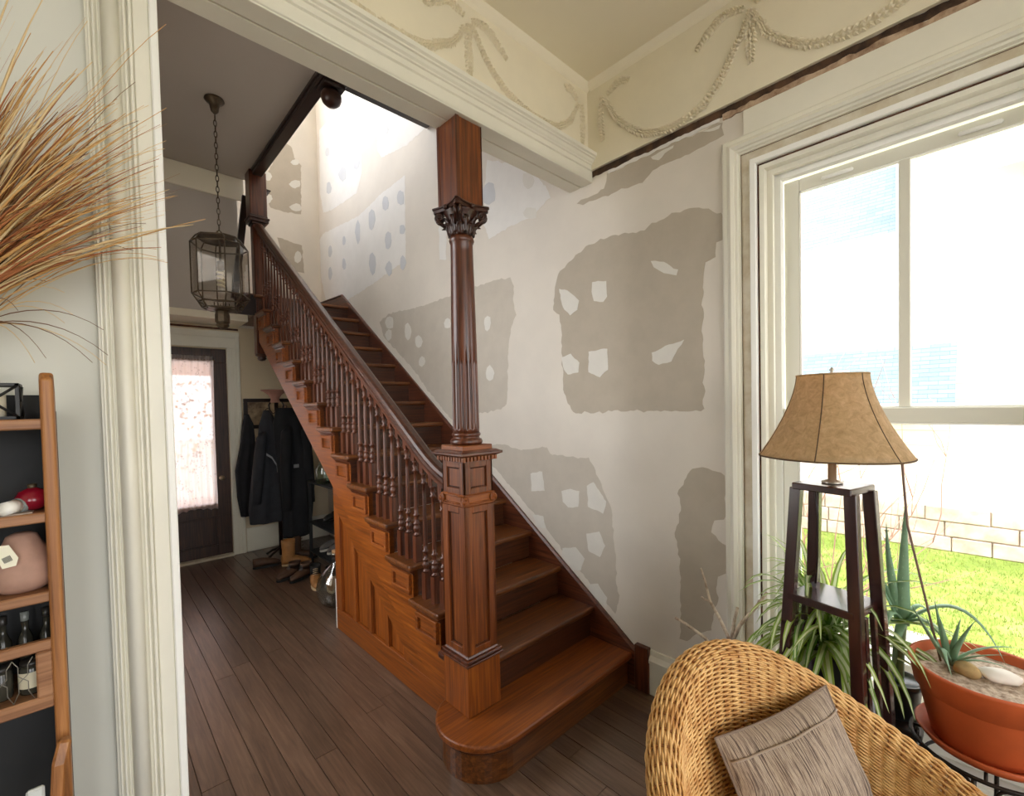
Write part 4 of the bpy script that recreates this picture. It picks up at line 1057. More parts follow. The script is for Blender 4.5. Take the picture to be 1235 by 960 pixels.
def row_pts(f, row, amp):
    pts = []
    for k in range(NPH+1):
        ph = PH0+(PH1-PH0)*k/NPH
        zr = CZA+(CZB-CZA)*max(0, cos(ph/1.25))**CPW; hin = zr-ZS; arc = pi*.036; hout = zr-.12
        s = f*hin if f < 1 else (hin+(f-1)*arc if f < 2 else hin+arc+(f-2)*hout)
        p, _ = chair_pt(ph, s); p2, _ = chair_pt(ph, s+.004); p3, _ = chair_pt(ph+.02, s)
        n = (p2-p).cross(p3-p)
        if n.length > 1e-9: n.normalize()
        pts.append(p+n*amp*cos(k/NPH*NST*pi+pi*row))
    return pts
fr_ = [(i+.5)/frac_in for i in range(frac_in)]+[1+(i+.5)/frac_arc for i in range(frac_arc)]+[2+(i+.5)/frac_out for i in range(frac_out)]
for row, f in enumerate(fr_):
    m.tube(row_pts(f, row, .0036), .0031, 5)
tag(m.build('wicker_weave', M['wicker'], chair, recalc=False), kind='stuff')
m = MB()
for k in range(NST+1):
    ph = PH0+(PH1-PH0)*k/NST; pts = []
    for f in [j/14*.98 for j in range(15)]+[1+j/8 for j in range(8)]+[2+j/10*.97 for j in range(11)]:
        zr = CZA+(CZB-CZA)*max(0, cos(ph/1.25))**CPW; hin = zr-ZS; arc = pi*.036; hout = zr-.12
        s = f*hin if f < 1 else (hin+(f-1)*arc if f < 2 else hin+arc+(f-2)*hout)
        pts.append(chair_pt(ph, s)[0])
    m.tube(pts, .003, 5)
tag(m.build('wicker_stakes', M['wicker_dark'], chair, recalc=False), kind='stuff')
def chair_plan(scale, n=28, full=True):
    return [(CX+(U_*(CRD*scale*cos(a))+V_*(CRW*scale*sin(a))).x, CY+(U_*(CRD*scale*cos(a))+V_*(CRW*scale*sin(a))).y) for a in [2*pi*k/n for k in range(n)]]
MB().prism(chair_plan(.82), .33, .37, 'Z').build('seat_board', M['wicker_dark'], chair, bevel=.01)
MB().prism(chair_plan(.80), .37, .45, 'Z').build('seat_pad', plain('plain_seat_pad', C(150, 128, 100), .9), chair, bevel=.025, seg=3)
for a in (40, 140, 220, 320):
    p = Vector((CX, CY, 0))+U_*.24*cos(radians(a))+V_*.27*sin(radians(a))
    MB().lathe([(.02, 0), (.022, .01), (.026, .34)], 12, p).build('leg', M['wicker_dark'], chair)

# ------------------------------------------------------------------ cushion
m_, nt, b = nmat('brown_striped_linen')
tc = nt.nodes.new('ShaderNodeTexCoord'); mp = nt.nodes.new('ShaderNodeMapping'); mp.inputs['Scale'].default_value = (95, 3.0, 3.0)
nt.links.new(tc.outputs['UV'], mp.inputs['Vector'])
n1 = N(nt, 'ShaderNodeTexNoise', Scale=1.0, Detail=4.0, Roughness=.7); nt.links.new(mp.outputs[0], n1.inputs['Vector'])
r = ramp(nt, [(.38, C(62, 47, 40)), (.47, C(132, 112, 96)), (.54, C(186, 168, 146)), (.62, C(104, 82, 70))]); nt.links.new(n1.outputs['Fac'], r.inputs['Fac']); nt.links.new(r.outputs['Color'], b.inputs['Base Color'])
b.inputs['Roughness'].default_value = .95; b.inputs['Sheen Weight'].default_value = .3; bump(nt, b, n1.outputs['Fac'], .5, .003)
M['linen'] = m_
TL, TRc = Vector((1.13, .48, .735)), Vector((1.452, .312, .80))
ax = (TRc-TL); dn = Vector((-.03, -.15, -.33)); dn = (dn-ax.normalized()*dn.dot(ax.normalized())*.6).normalized()
nrm = dn.cross(ax).normalized()
if nrm.dot(Vector((-1, -1, 1))) < 0: nrm = -nrm
W_, H_ = ax.length, .40
m = MB(); n = 26; vs = []; uv = []
for side in (1, -1):
    for j in range(n+1):
        for i in range(n+1):
            u, v = i/n, j/n
            e = (max(0, 4*u*(1-u)))**.55*(max(0, 4*v*(1-v)))**.55
            pin = 1-.07*(sin(pi*u)*(abs(2*v-1)**3)+0)
            uu = .5+(u-.5)*(1-.05*sin(pi*v)); vv = .5+(v-.5)*(1-.06*sin(pi*u))
            p = TL+ax.normalized()*W_*uu+dn*H_*vv+nrm*(side*.075*e)
            wr = .022*mnoise.noise(Vector((u*4.3, v*2.4, 3.1)))+.012*mnoise.noise(Vector((u*11, v*5, 1.0)))
            crease = -.034*math.exp(-((v-.5-.55*(u-.35))/.06)**2)-.02*math.exp(-((v-.75+.4*(u-.6))/.05)**2) if side == 1 else 0
            p += nrm*(wr*e+crease*e)
            vs.append(p); uv.append((u, v))
fs = []
q = (n+1)**2
for s_ in range(2):
    for j in range(n):
        for i in range(n):
            a0 = s_*q+j*(n+1)+i; f = (a0, a0+1, a0+n+2, a0+n+1); fs.append(f if s_ == 0 else tuple(reversed(f)))
m.add(vs, fs, True)
cush = thing('cushion', TL+ax/2+dn*.2, 'brown and grey striped linen cushion propped in the wicker chair', 'cushion')
co = m.build('cover', M['linen'], cush, recalc=False)
uvl = co.data.uv_layers.new(name='UVMap')
for lp in co.data.loops: uvl.data[lp.index].uv = uv[lp.vertex_index]
m = MB()
ed = [(0, t/12) for t in range(12)]+[(t/12, 1) for t in range(12)]+[(1, 1-t/12) for t in range(12)]+[(1-t/12, 0) for t in range(12)]
pts = []
for (u, v) in ed:
    uu = .5+(u-.5)*(1-.05*sin(pi*v)); vv = .5+(v-.5)*(1-.06*sin(pi*u)); pts.append(TL+ax.normalized()*W_*uu+dn*H_*vv)
m.tube(pts, .0035, 6, closed=True); m.build('seam', plain('dark_linen_seam', C(128, 110, 96), .95), cush)
m = MB(); pts = []
for k in range(20):
    u = .03+.94*k/19; e = (4*u*(1-u))**.55*(4*.13*.87)**.55
    pts.append(TL+ax.normalized()*W_*u+dn*H_*(.13)+nrm*(.0755*e+.022*mnoise.noise(Vector((u*4.3, .13*2.4, 3.1)))*e))
m.tube(pts, .0028, 6); m.build('hem_fold', M['linen'], cush)

# ------------------------------------------------------------------ lamp tower
M['lamp_wood'] = wood('dark_mahogany_stain', C(26, 10, 10), C(46, 18, 16), C(64, 28, 24), axis='Z', rough=.18, coat=.7, bumpy=.03)
TX, TY, TA = 1.735, .352, radians(-13)
lamp = thing('floor_lamp', (TX, TY, 0), 'dark mahogany shelf-tower floor lamp with tan bell-shaped shade by the window', 'floor lamp')
RT = Matrix.Translation((TX, TY, 0)) @ Matrix.Rotation(TA, 4, 'Z')
hw = lambda z: (.083+(1.31-z)*.047, .083+(1.31-z)*.047)   # half sizes (x depth, y width)
legs = []
for sx in (-1, 1):
    for sy in (-1, 1):
        m = MB(); w = .034; vs = []
        for z in (0, 1.30):
            hx, hy = hw(z); hx *= .86
            for (dx, dy) in ((0, 0), (w*.75, 0), (w*.75, w), (0, w)):
                vs.append((sx*(hx-dx), sy*(hy+.012-dy), z))
        m.add(vs, [(0, 1, 2, 3), (4, 5, 6, 7), (0, 1, 5, 4), (1, 2, 6, 5), (2, 3, 7, 6), (3, 0, 4, 7)], False, RT)
        m.build('leg', M['lamp_wood'], lamp, bevel=.002)
def tower_shelf(z, t, name, over=0):
    hx, hy = hw(z); hx *= .86
    MB().box(-hx-over, hx+over, -hy-over+.004, hy+over-.004, z, z+t, RT).build(name, M['lamp_wood'], lamp, bevel=.003)
tower_shelf(1.295, .022, 'top_board', .006); tower_shelf(.925, .026, 'shelf'); tower_shelf(.50, .026, 'shelf'); tower_shelf(.10, .026, 'shelf')
for sy in (-1, 1):
    for off in (-.028, .028):
        m = MB(); vs = []
        for z in (.126, .926):
            hx, hy = hw(z)
            for (dx, dy) in ((-.009, 0), (.009, 0), (.009, .014), (-.009, .014)): vs.append((off*(1+(.93-z)*.5)+dx, sy*(hy+.004-dy), z))
        m.add(vs, [(0, 1, 2, 3), (4, 5, 6, 7), (0, 1, 5, 4), (1, 2, 6, 5), (2, 3, 7, 6), (3, 0, 4, 7)], False, RT)
        m.build('side_slat', M['lamp_wood'], lamp, bevel=.0015)
M['lamp_metal'] = plain('brushed_lamp_pole', C(190, 182, 168), .35, .8)
MB().lathe([(.028, 1.317), (.03, 1.322), (.012, 1.33), (.0115, 1.42)], 18, (TX, TY, 0)).build('lamp_pole', M['lamp_metal'], lamp)
m = MB(); m.lathe([(0, 1.46), (.018, 1.46), (.03, 1.5), (.034, 1.54), (.022, 1.57), (.002, 1.58)], 16, (TX, TY, 0)); m.build('bulb', M['bulb'], lamp)
MB().lathe([(.014, 1.42), (.018, 1.425), (.018, 1.465), (.012, 1.467)], 14, (TX, TY, 0)).build('socket', M['brass'], lamp)
# shade: parchment bell with ribs
m_, nt, b = nmat('tan_parchment_shade'); out = nt.nodes['Material Output']
v = coords(nt, (44, 44, 44)); n1 = N(nt, 'ShaderNodeTexNoise', Scale=1.0, Detail=6.0, Roughness=.75, Distortion=.8); nt.links.new(v, n1.inputs['Vector'])
r = ramp(nt, [(.3, C(186, 160, 118)), (.5, C(212, 188, 144)), (.72, C(230, 210, 170))]); nt.links.new(n1.outputs['Fac'], r.inputs['Fac'])
nt.links.new(r.outputs['Color'], b.inputs['Base Color']); b.inputs['Roughness'].default_value = .6
tl = N(nt, 'ShaderNodeBsdfTranslucent'); r2 = ramp(nt, [(.3, C(200, 154, 88)), (.7, C(238, 198, 124))]); nt.links.new(n1.outputs['Fac'], r2.inputs['Fac']); nt.links.new(r2.outputs['Color'], tl.inputs[0])
mx = N(nt, 'ShaderNodeMixShader'); mx.inputs[0].default_value = .5; nt.links.new(b.outputs[0], mx.inputs[1]); nt.links.new(tl.outputs[0], mx.inputs[2]); nt.links.new(mx.outputs[0], out.inputs[0])
bump(nt, b, n1.outputs['Fac'], .3, .002)
M['shade'] = m_
SZ0, SZ1 = 1.405, 1.665
def shade_r(t): return .098+(.208-.098)*(1-t)**1.55
def shade_fun(r, z, a):
    k = 6; w = (a*k/(2*pi)) % 1
    return r*(1-.022*(1-abs(2*w-1)**2))
prof = [(shade_r(j/14), SZ0+(SZ1-SZ0)*j/14) for j in range(15)]
m = MB().lathe(prof, 96, (TX, TY, 0), M=None, rfun=shade_fun, cap=False)
sh_o = m.build('lamp_shade', M['shade'], lamp, solid=.002, recalc=False)
M['rib'] = plain('dark_shade_seam', C(92, 70, 46), .8)
for k in range(6):
    a = 2*pi*k/6
    MB().tube([(TX+(rr+.001)*cos(a), TY+(rr+.001)*sin(a), z) for rr, z in prof], .0016, 5).build('shade_seam', M['rib'], sh_o)
for z, rr in ((SZ0, .208), (SZ1, .098)):
    MB().tube([(TX+shade_fun(rr, z, a)*cos(a), TY+shade_fun(rr, z, a)*sin(a), z) for a in [2*pi*k/72 for k in range(72)]], .0028, 6, closed=True).build('shade_binding', M['rib'] if z == SZ0 else M['shade'], sh_o)
MB().lathe([(.001, 1.655), (.006, 1.657), (.008, 1.668), (.004, 1.674), (.007, 1.682), (.001, 1.69)], 12, (TX, TY, 0)).build('finial', M['lamp_metal'], lamp)
m = MB()
for k in range(3):
    a = 2*pi*k/3+.3; m.tube([(TX, TY, 1.656), (TX+.096*cos(a), TY+.096*sin(a), 1.658)], .0018, 5)
m.build('shade_spider', M['lamp_metal'], sh_o)
MB().tube([(TX+.05, TY+.06, 1.30), (TX+.045, TY+.05, 1.2), (TX+.06, TY+.055, 1.05), (TX+.055, TY+.06, .96)], .003, 6).build('power_cord', M['black_oak'], lamp)

# ------------------------------------------------------------------ plants
def leafmat(name, c1, c2, rough=.45):
    m_, nt, b = nmat(name); out = nt.nodes['Material Output']
    oi = nt.nodes.new('ShaderNodeObjectInfo'); r = ramp(nt, [(0, c1), (1, c2)]); nt.links.new(oi.outputs['Random'], r.inputs['Fac'])
    nt.links.new(r.outputs['Color'], b.inputs['Base Color']); b.inputs['Roughness'].default_value = rough
    tl = N(nt, 'ShaderNodeBsdfTranslucent'); nt.links.new(r.outputs['Color'], tl.inputs[0])
    mx = N(nt, 'ShaderNodeMixShader'); mx.inputs[0].default_value = .35; nt.links.new(b.outputs[0], mx.inputs[1]); nt.links.new(tl.outputs[0], mx.inputs[2]); nt.links.new(mx.outputs[0], out.inputs[0])
    return m_
M['spider_green'] = leafmat('spider_plant_green', C(96, 136, 48), C(168, 192, 84))
M['spider_white'] = leafmat('spider_plant_white_stripe', C(206, 218, 170), C(226, 232, 196))
M['aloe'] = plain('grey_green_aloe', C(130, 164, 132), .45, var=.25, vscale=18)
M['soil'] = plain('pale_dry_soil', C(210, 194, 174), .98, vscale=60, col2=C(138, 118, 100), bumpy=.9, bscale=70)
M['terracotta'] = plain('terracotta', C(190, 88, 40), .6, var=.2, vscale=5, bumpy=.08, bscale=60)
M['iron'] = plain('wrought_iron', C(52, 44, 38), .5, .6, var=.3, vscale=30)
def arc_pts(p, az, up, L, droop, n=9, twist=0):
    """leaf spine: starts up at an angle, falls under its weight"""
    pts = [Vector(p)]; d = Vector((cos(az)*cos(up), sin(az)*cos(up), sin(up)))
    for k in range(n):
        pts.append(pts[-1]+d*L/n)
        d = (d+Vector((twist*-sin(az), twist*cos(az), -droop*(k+1)/n))).normalized()
    return pts
def strap_leaf(pts, w, name, mats, parent, vee=.3):
    n = len(pts); cols = [[], [], [], [], []]
    for i, p in enumerate(pts):
        t = i/(n-1); d = (pts[min(i+1, n-1)]-pts[max(i-1, 0)]).normalized()
        s = d.cross(Vector((0, 0, 1)))
        if s.length < 1e-4: s = Vector((1, 0, 0))
        s.normalize(); nn = s.cross(d)
        ww = w*.5*(min(1, .5+t*3)*(1-t**2.2)**.8+.02)
        for c, k in zip(cols, (-1, -.42, 0, .42, 1)): c.append(p+s*ww*k+nn*abs(k)*ww*vee)
    m = MB(); vs = [v for c in cols for v in c]; fs = []; mi = []
    for c in range(4):
        for i in range(n-1): fs.append((c*n+i, c*n+i+1, (c+1)*n+i+1, (c+1)*n+i)); mi.append(1 if c in (1, 2) else 0)
    m.add(vs, fs, True)
    o = m.build(name, mats, parent, recalc=False)
    if len(mats) > 1:
        for pl, k in zip(o.data.polygons, mi): pl.material_index = k
    return o
def aloe_leaf(pts, w, name, parent, teeth=False, thick=.4, mat='aloe'):
    n = len(pts); m = MB()
    rs = [w*.5*((1-(i/(n-1))**1.5)*(1 if i else .85)+.02) for i in range(n)]
    m.tube(pts, rs, 8, flat=thick)
    o = m.build(name, M[mat], parent)
    if teeth:
        m = MB()
        for i in range(1, n-1):
            d = (pts[i+1]-pts[i-1]).normalized(); s = d.cross(Vector((0, 0, 1)))
            if s.length < .05: s = d.cross(Vector((0, 1, 0)))
            s.normalize()
            for k in (-1, 1):
                b0 = pts[i]+s*k*rs[i]*.95
                m.add([b0-d*.004, b0+d*.004, b0+s*k*.006+d*.003, b0+Vector((0, 0, .002))], [(0, 1, 2), (0, 1, 3), (1, 2, 3), (0, 2, 3)])
        m.build('teeth', plain('pale_aloe_teeth', C(190, 200, 160), .6), o)
    return o
# low plant table behind the lamp
M['table_dark'] = plain('dark_plant_table', C(48, 38, 32), .5, var=.2)
pt = thing('plant_table', (1.99, .38, 0), 'low dark plant table between the lamp and the window', 'table')
MB().box(1.90, 2.1, .15, .64, .48, .505).build('table_top', M['table_dark'], pt, bevel=.004)
for x in (1.93, 2.085):
    for y in (.19, .625): MB().box(x-.014, x+.014, y-.014, y+.014, 0, .48).build('leg', M['table_dark'], pt, bevel=.003)
# spider plant
SPX, SPY = 1.96, .43
sp = thing('spider_plant', (SPX, SPY, .505), 'bushy variegated spider plant in a dark pot behind the lamp', 'plant')
M['dark_pot'] = plain('dark_glazed_pot', C(44, 46, 46), .3)
MB().lathe([(.065, .506), (.075, .52), (.095, .66), (.1, .665), (.1, .69), (.092, .69), (.088, .67), (.0, .665)], 28, (SPX, SPY, 0)).build('pot', M['dark_pot'], sp)
rg = random.Random(31)
for k in range(190):
    az = rg.uniform(0, 2*pi)
    if cos(az) > .5: az += pi*.8
    up = radians(rg.uniform(15, 84)); L = rg.uniform(.28, .54)
    p = (SPX+.03*rg.uniform(-1, 1), SPY+.03*rg.uniform(-1, 1), .675)
    pts = arc_pts(p, az, up, L, rg.uniform(.30, .62), 10, rg.uniform(-.06, .06))
    if pts[-1].y > .64 or pts[6].y > .64: continue
    pts = [Vector((min(q.x, 2.095), q.y, max(q.z, .52))) for q in pts]
    strap_leaf(pts, rg.uniform(.024, .036), 'leaf', [M['spider_green'], M['spider_white']], sp)
# aloe behind the lamp
AX, AY = 1.99, .215
al = thing('aloe_plant', (AX, AY, .505), 'tall grey-green aloe with long arching leaves between lamp and terracotta pot', 'plant')
MB().lathe([(.045, .506), (.05, .51), (.06, .61), (.064, .615), (.064, .63), (.058, .63), (.055, .62), (0, .618)], 24, (AX, AY, 0)).build('pot', M['dark_pot'], al)
def bez(a, b, c, n=12):
    a, b, c = Vector(a), Vector(b), Vector(c)
    return [a*(1-t)**2+b*2*t*(1-t)+c*t*t for t in [i/n for i in range(n+1)]]
MB().tube(bez((AX, AY, .61), (AX, AY, .74), (AX-.01, AY-.01, .83)), .013, 8).build('stem', M['aloe'], al)
c0 = (AX-.01, AY-.01, .82)
for tip, mid, w, te in [((1.97, .195, 1.262), (1.985, .205, 1.0), .042, True), ((1.96, .245, 1.165), (1.985, .245, .98), .034, True), ((1.98, .30, 1.02), (1.98, .25, .95), .03, False),
                        ((1.93, -.03, .80), (1.97, .06, 1.04), .03, False), ((1.88, .235, .80), (1.93, .24, .93), .03, False), ((1.90, .30, 1.12), (1.97, .28, .96), .022, False),
                        ((1.86, .06, .72), (1.93, .11, .95), .026, False), ((1.93, .33, .62), (1.97, .30, .88), .03, False), ((1.84, .22, .62), (1.90, .21, .86), .03, False), ((2.05, .13, .80), (2.03, .16, .96), .026, False)]:
    aloe_leaf(bez(c0, mid, tip), w, 'leaf', al, te)
# terracotta planter on an iron stand
PTX, PTY = 1.838, .008
stand = thing('plant_stand', (PTX, PTY, 0), 'black wrought-iron plant stand with scrolls under the terracotta pot', 'plant stand')
ringp = lambda r_, z, n=48: [(PTX+r_*cos(2*pi*k/n), PTY+r_*sin(2*pi*k/n), z) for k in range(n)]
MB().tube(ringp(.162, .575), .0055, 8, closed=True).build('top_ring', M['iron'], stand)
MB().tube(ringp(.135, .50), .0045, 8, closed=True).build('lower_ring', M['iron'], stand)
m = MB(); m.tube([(PTX-.16, PTY, .573), (PTX+.16, PTY, .573)], .004, 6); m.tube([(PTX, PTY-.16, .573), (PTX, PTY+.16, .573)], .004, 6); m.build('cross_bars', M['iron'], stand)
for k in range(4):
    a = 2*pi*k/4+radians(172)
    P_ = lambda r_, z: (PTX+r_*cos(a), PTY+r_*sin(a), z)
    MB().tube([P_(.16, .575), P_(.155, .45), P_(.15, .25), P_(.155, .06), P_(.165, .006)], .0055, 8).build('leg', M['iron'], stand)
for k in range(10):
    a = 2*pi*k/10+radians(160)
    pts = []
    for j in range(24):
        t = j/23; th = t*2*pi*1.6; r_ = .028*(1-.68*t)
        w = r_*cos(th); z = .538+r_*sin(th)
        pts.append((PTX+.15*cos(a)-w*sin(a), PTY+.15*sin(a)+w*cos(a), z))
    MB().tube(pts, .0042, 6).build('scroll', M['iron'], stand)
sc = tag(MB().lathe([(.0, .582), (.12, .582), (.135, .588), (.155, .615), (.149, .617), (.13, .597), (.0, .592)], 40, (PTX, PTY, 0), cap=False).build('saucer', M['terracotta']), 'round terracotta saucer on the iron plant stand', 'saucer')
pot = thing('flower_pot', (PTX, PTY, .592), 'wide orange terracotta flower pot with sandy soil at the right edge', 'pot')
MB().lathe([(.0, .594), (.112, .594), (.118, .60), (.148, .73), (.150, .735), (.157, .738), (.168, .80), (.17, .806), (.165, .81), (.157, .806), (.148, .76), (.0, .755)], 56, (PTX, PTY, 0), cap=False).build('pot_body', M['terracotta'], pot)
m = MB(); vs = [(PTX, PTY, .786)]; fs = []; rr_, na = 10, 40
for i in range(1, rr_+1):
    for k in range(na):
        a = 2*pi*k/na; r_ = .156*i/rr_; vs.append((PTX+r_*cos(a), PTY+r_*sin(a), .782+.008*mnoise.noise(Vector((r_*cos(a)*30, r_*sin(a)*30, 2)))))
for k in range(na): fs.append((0, 1+k, 1+(k+1) % na))
for i in range(rr_-1):
    for k in range(na): fs.append((1+i*na+k, 1+(i+1)*na+k, 1+(i+1)*na+(k+1) % na, 1+i*na+(k+1) % na))
m.add(vs, fs, True); tag(m.build('soil', M['soil'], pot, recalc=False), kind='stuff')
ya = thing('small_aloe', (1.86, .09, .785), 'small spiky aloe growing in the terracotta pot', 'plant')
b0 = Vector((1.862, .085, .78))
for tip, mid, w in [((1.83, .105, .93), (1.855, .095, .86), .022), ((1.80, .03, .955), (1.845, .065, .87), .018), ((1.76, .075, .79), (1.80, .11, .90), .024), ((1.87, .12, .97), (1.865, .105, .88), .018), ((1.84, .06, .94), (1.852, .075, .87), .018),
                    ((1.76, -.03, .895), (1.82, .04, .85), .014), ((1.90, -.06, .87), (1.87, .03, .87), .016), ((1.73, .16, .985), (1.80, .14, .90), .02), ((1.86, .14, .92), (1.86, .12, .85), .016), ((1.83, -.04, .83), (1.84, .03, .845), .013)]:
    aloe_leaf(bez(b0, mid, tip, 9), w, 'leaf', ya, False, .55)
def stone(name, c, s, mat, label, seed, rot=0):
    bm = bmesh.new(); bmesh.ops.create_icosphere(bm, subdivisions=3, radius=1)
    for v in bm.verts:
        d = 1+.18*mnoise.noise(v.co*1.4+Vector((seed, 0, 0)))
        v.co = Matrix.Rotation(rot, 3, 'Z') @ Vector((v.co.x*s[0]*d, v.co.y*s[1]*d, v.co.z*s[2]*d))+Vector(c)
    me = bpy.data.meshes.new(name); bm.to_mesh(me); bm.free()
    for p in me.polygons: p.use_smooth = True
    o = bpy.data.objects.new(name, me); COL.objects.link(o); me.materials.append(mat); tag(o, label, 'stone')
    return o
stone('stone', (1.822, .047, .797), (.026, .03, .022), plain('ochre_stone', C(176, 148, 98), .8, var=.35, vscale=30), 'ochre rough stone beside the small aloe in the pot', 3)
stone('pebble', (1.842, -.018, .798), (.028, .044, .018), plain('white_pebble', C(232, 226, 216), .5), 'smooth white oval pebble on the sandy soil of the pot', 8, .25)
M['stake'] = plain('thin_brown_stake', C(128, 104, 92), .7)
tag(MB().tube([(1.868, .105, .78), (1.80, .175, 1.2), (1.775, .185, 1.39)], .0032, 6).build('plant_stake', M['stake']), 'thin brown stake leaning from the pot up to the lamp shade', 'stake')
# dry twigs behind the chair
M['branch'] = plain('pale_dry_twig', C(206, 190, 168), .8, vscale=30, col2=C(136, 114, 94))
tv = thing('twig_vase', (1.98, .80, 0), 'dry branching twigs in a tall vase behind the wicker chair', 'vase')
MB().lathe([(.05, 0), (.06, .01), (.07, .2), (.05, .4), (.035, .44), (.042, .46), (.036, .46), (.03, .43), (.0, .42)], 20, (1.98, .80, 0)).build('vase_body', M['dark_pot'], tv)
for pts, r0 in [([(1.98, .80, .44), (2.0, .775, .52), (2.02, .775, .56)], .005), ([(2.0, .775, .535), (2.05, .84, .60), (2.08, .90, .66), (2.09, .925, .74), (2.09, .945, .80)], .0042),
                ([(2.0, .775, .535), (2.02, .745, .62), (2.05, .70, .69), (2.08, .655, .77)], .0042), ([(2.0, .775, .53), (2.02, .77, .62), (2.03, .758, .69)], .004), ([(2.06, .69, .70), (2.06, .68, .735)], .0025),
                ([(1.98, .80, .44), (1.98, .88, .53), (1.99, .98, .56), (2.0, 1.03, .565)], .004), ([(2.08, .90, .66), (2.08, .925, .66), (2.08, .94, .668)], .0025)]:
    MB().tube(pts, [r0*2.2*(1-.12*i) for i in range(len(pts))], 6).build('twig', M['branch'], tv)
# ------------------------------------------------------------------ shelf at the left edge
M['shelf_wood'] = wood('honey_shelf_wood', C(108, 64, 30), C(156, 102, 54), C(190, 136, 80), axis='Z', rough=.45)
M['shelf_wood_x'] = wood('honey_shelf_board', C(100, 62, 38), C(142, 98, 64), C(172, 126, 90), axis='X', rough=.5)
M['board_black'] = plain('black_shelf_back', C(30, 31, 32), .7, var=.2, vscale=9)
SX0, SX1, SYF, SYB = -.80, -.05, 1.40, 1.59
su = thing('shelf_unit', (-.42, 1.5, 0), 'honey wood shelf unit with black back panel at the left edge', 'shelf')
for x0 in (SX1-.022, SX0):
    m = MB(); pts = [(x0, SYF, 0), (x0, SYF, 1.655)]
    poly = [(SYF-.008, 0), (SYF+.05, 0), (SYF+.05, 1.64), (SYF+.035, 1.675), (SYF+.012, 1.685), (SYF-.008, 1.668)]
    m.prism(poly, x0, x0+.022, 'X'); m.build('side_rail', M['shelf_wood'], su, bevel=.006, seg=3)
    MB().box(x0+.004, x0+.018, SYF+.05, SYB, 0, 1.60).build('side_panel', M['board_black'], su)
MB().box(SX0+.02, SX1-.02, SYB-.012, SYB, 0, 1.64).build('back_panel', M['board_black'], su)
for z in (1.583, 1.382, 1.210, .42):
    MB().box(SX0+.02, SX1-.018, SYF, SYB-.012, z-.022, z).build('shelf_board', M['shelf_wood_x'], su, bevel=.003)
MB().box(SX0+.02, SX1-.018, SYF, SYB-.012, .965, .985).build('shelf_board', M['shelf_wood_x'], su, bevel=.003)
m = MB(); m.box(SX0+.02, SX1-.02, SYF-.006, SYF+.012, 1.085, 1.108); m.box(SX1-.046, SX1-.02, SYF-.006, SYF+.012, .985, 1.085); m.box(SX0+.02, SX1-.02, SYF-.006, SYF+.012, .96, .988)
m.build('rack_frame', M['shelf_wood_x'], su, bevel=.003)
m = MB()
for i in range(-12, 20):   # chicken wire across the rack
    a = SX1-.05-i*.03
    if SX0 < a-.02 and a < SX1-.045:
        m.tube([(a, SYF-.002, .99), (a-.008, SYF-.002, 1.01), (a-.008, SYF-.002, 1.03), (a-.022, SYF-.002, 1.045), (a-.022, SYF-.002, 1.065), (a-.03, SYF-.002, 1.08)], .0009, 4)
        m.tube([(a-.03, SYF-.002, .99), (a-.022, SYF-.002, 1.01), (a-.022, SYF-.002, 1.03), (a-.008, SYF-.002, 1.045), (a-.008, SYF-.002, 1.065), (a, SYF-.002, 1.08)], .0009, 4)
tag(m.build('chicken_wire', plain('wire', C(150, 146, 136), .4, .8), su), kind='stuff')
# things on the shelves
M['black_wire'] = plain('black_metal_lantern', C(24, 22, 20), .5)
wl = thing('wire_lantern', (-.14, 1.49, 1.583), 'small black lattice metal candle lantern on the top shelf', 'lantern')
m = MB()
for x in (-.185, -.108):
    for y in (1.455, 1.53): m.box(x-.003, x+.003, y-.003, y+.003, 1.584, 1.662)
m.box(-.188, -.105, 1.452, 1.533, 1.584, 1.59); m.box(-.188, -.105, 1.452, 1.533, 1.656, 1.662); m.build('frame', M['black_wire'], wl)
for (a, b_) in (((-.185, 1.452, 1.59), (-.108, 1.452, 1.656)), ((-.108, 1.452, 1.59), (-.185, 1.452, 1.656)), ((-.106, 1.455, 1.59), (-.106, 1.53, 1.656)), ((-.106, 1.53, 1.59), (-.106, 1.455, 1.656))):
    MB().tube([a, b_], .003, 6).build('cross_bar', M['black_wire'], wl)
MB().lathe([(.02, 1.59), (.02, 1.64), (.0, 1.641)], 12, (-.147, 1.49, 0)).build('candle', M['bulb'], wl)
wb = thing('white_bottle', (-.13, 1.45, 1.382), 'small white-capped bottle lying on the second shelf', 'bottle')
R_ = Matrix.Translation((-.115, 1.425, 1.399)) @ Matrix.Rotation(radians(60), 4, 'Z') @ Matrix.Rotation(pi/2, 4, 'Y')
MB().lathe([(.0, 0), (.016, .001), (.016, .07), (.01, .08), (0, .08)], 16, M=R_ ).build('bottle_body', plain('grey_bottle', C(120, 124, 120), .4), wb)
MB().lathe([(.0, -.032), (.0135, -.032), (.0145, -.002), (0, -.001)], 16, M=R_).build('bottle_cap', plain('white_cap', C(232, 230, 222), .4), wb)
rb = thing('red_ornament', (-.088, 1.45, 1.382), 'dark red glass ball ornament on the second shelf', 'ornament')
MB().lathe([(.0, 1.3835), (.018, 1.387), (.029, 1.40), (.03, 1.41), (.022, 1.425), (.008, 1.433), (0, 1.434)], 24, (-.092, 1.448, 0)).build('ball', plain('ruby_glass', C(124, 14, 34), .15), rb)
MB().lathe([(.0075, 1.43), (.008, 1.441), (0, 1.442)], 12, (-.092, 1.448, 0)).build('ball_cap', M['brass'], rb)
tag(MB().box(-.2, -.09, 1.403, 1.436, 1.3825, 1.385).build('paper_slip', plain('crumpled_paper', C(176, 160, 146), .9, var=.3, vscale=40), bevel=.001), 'crumpled paper slips under the bottle on the shelf', 'paper')
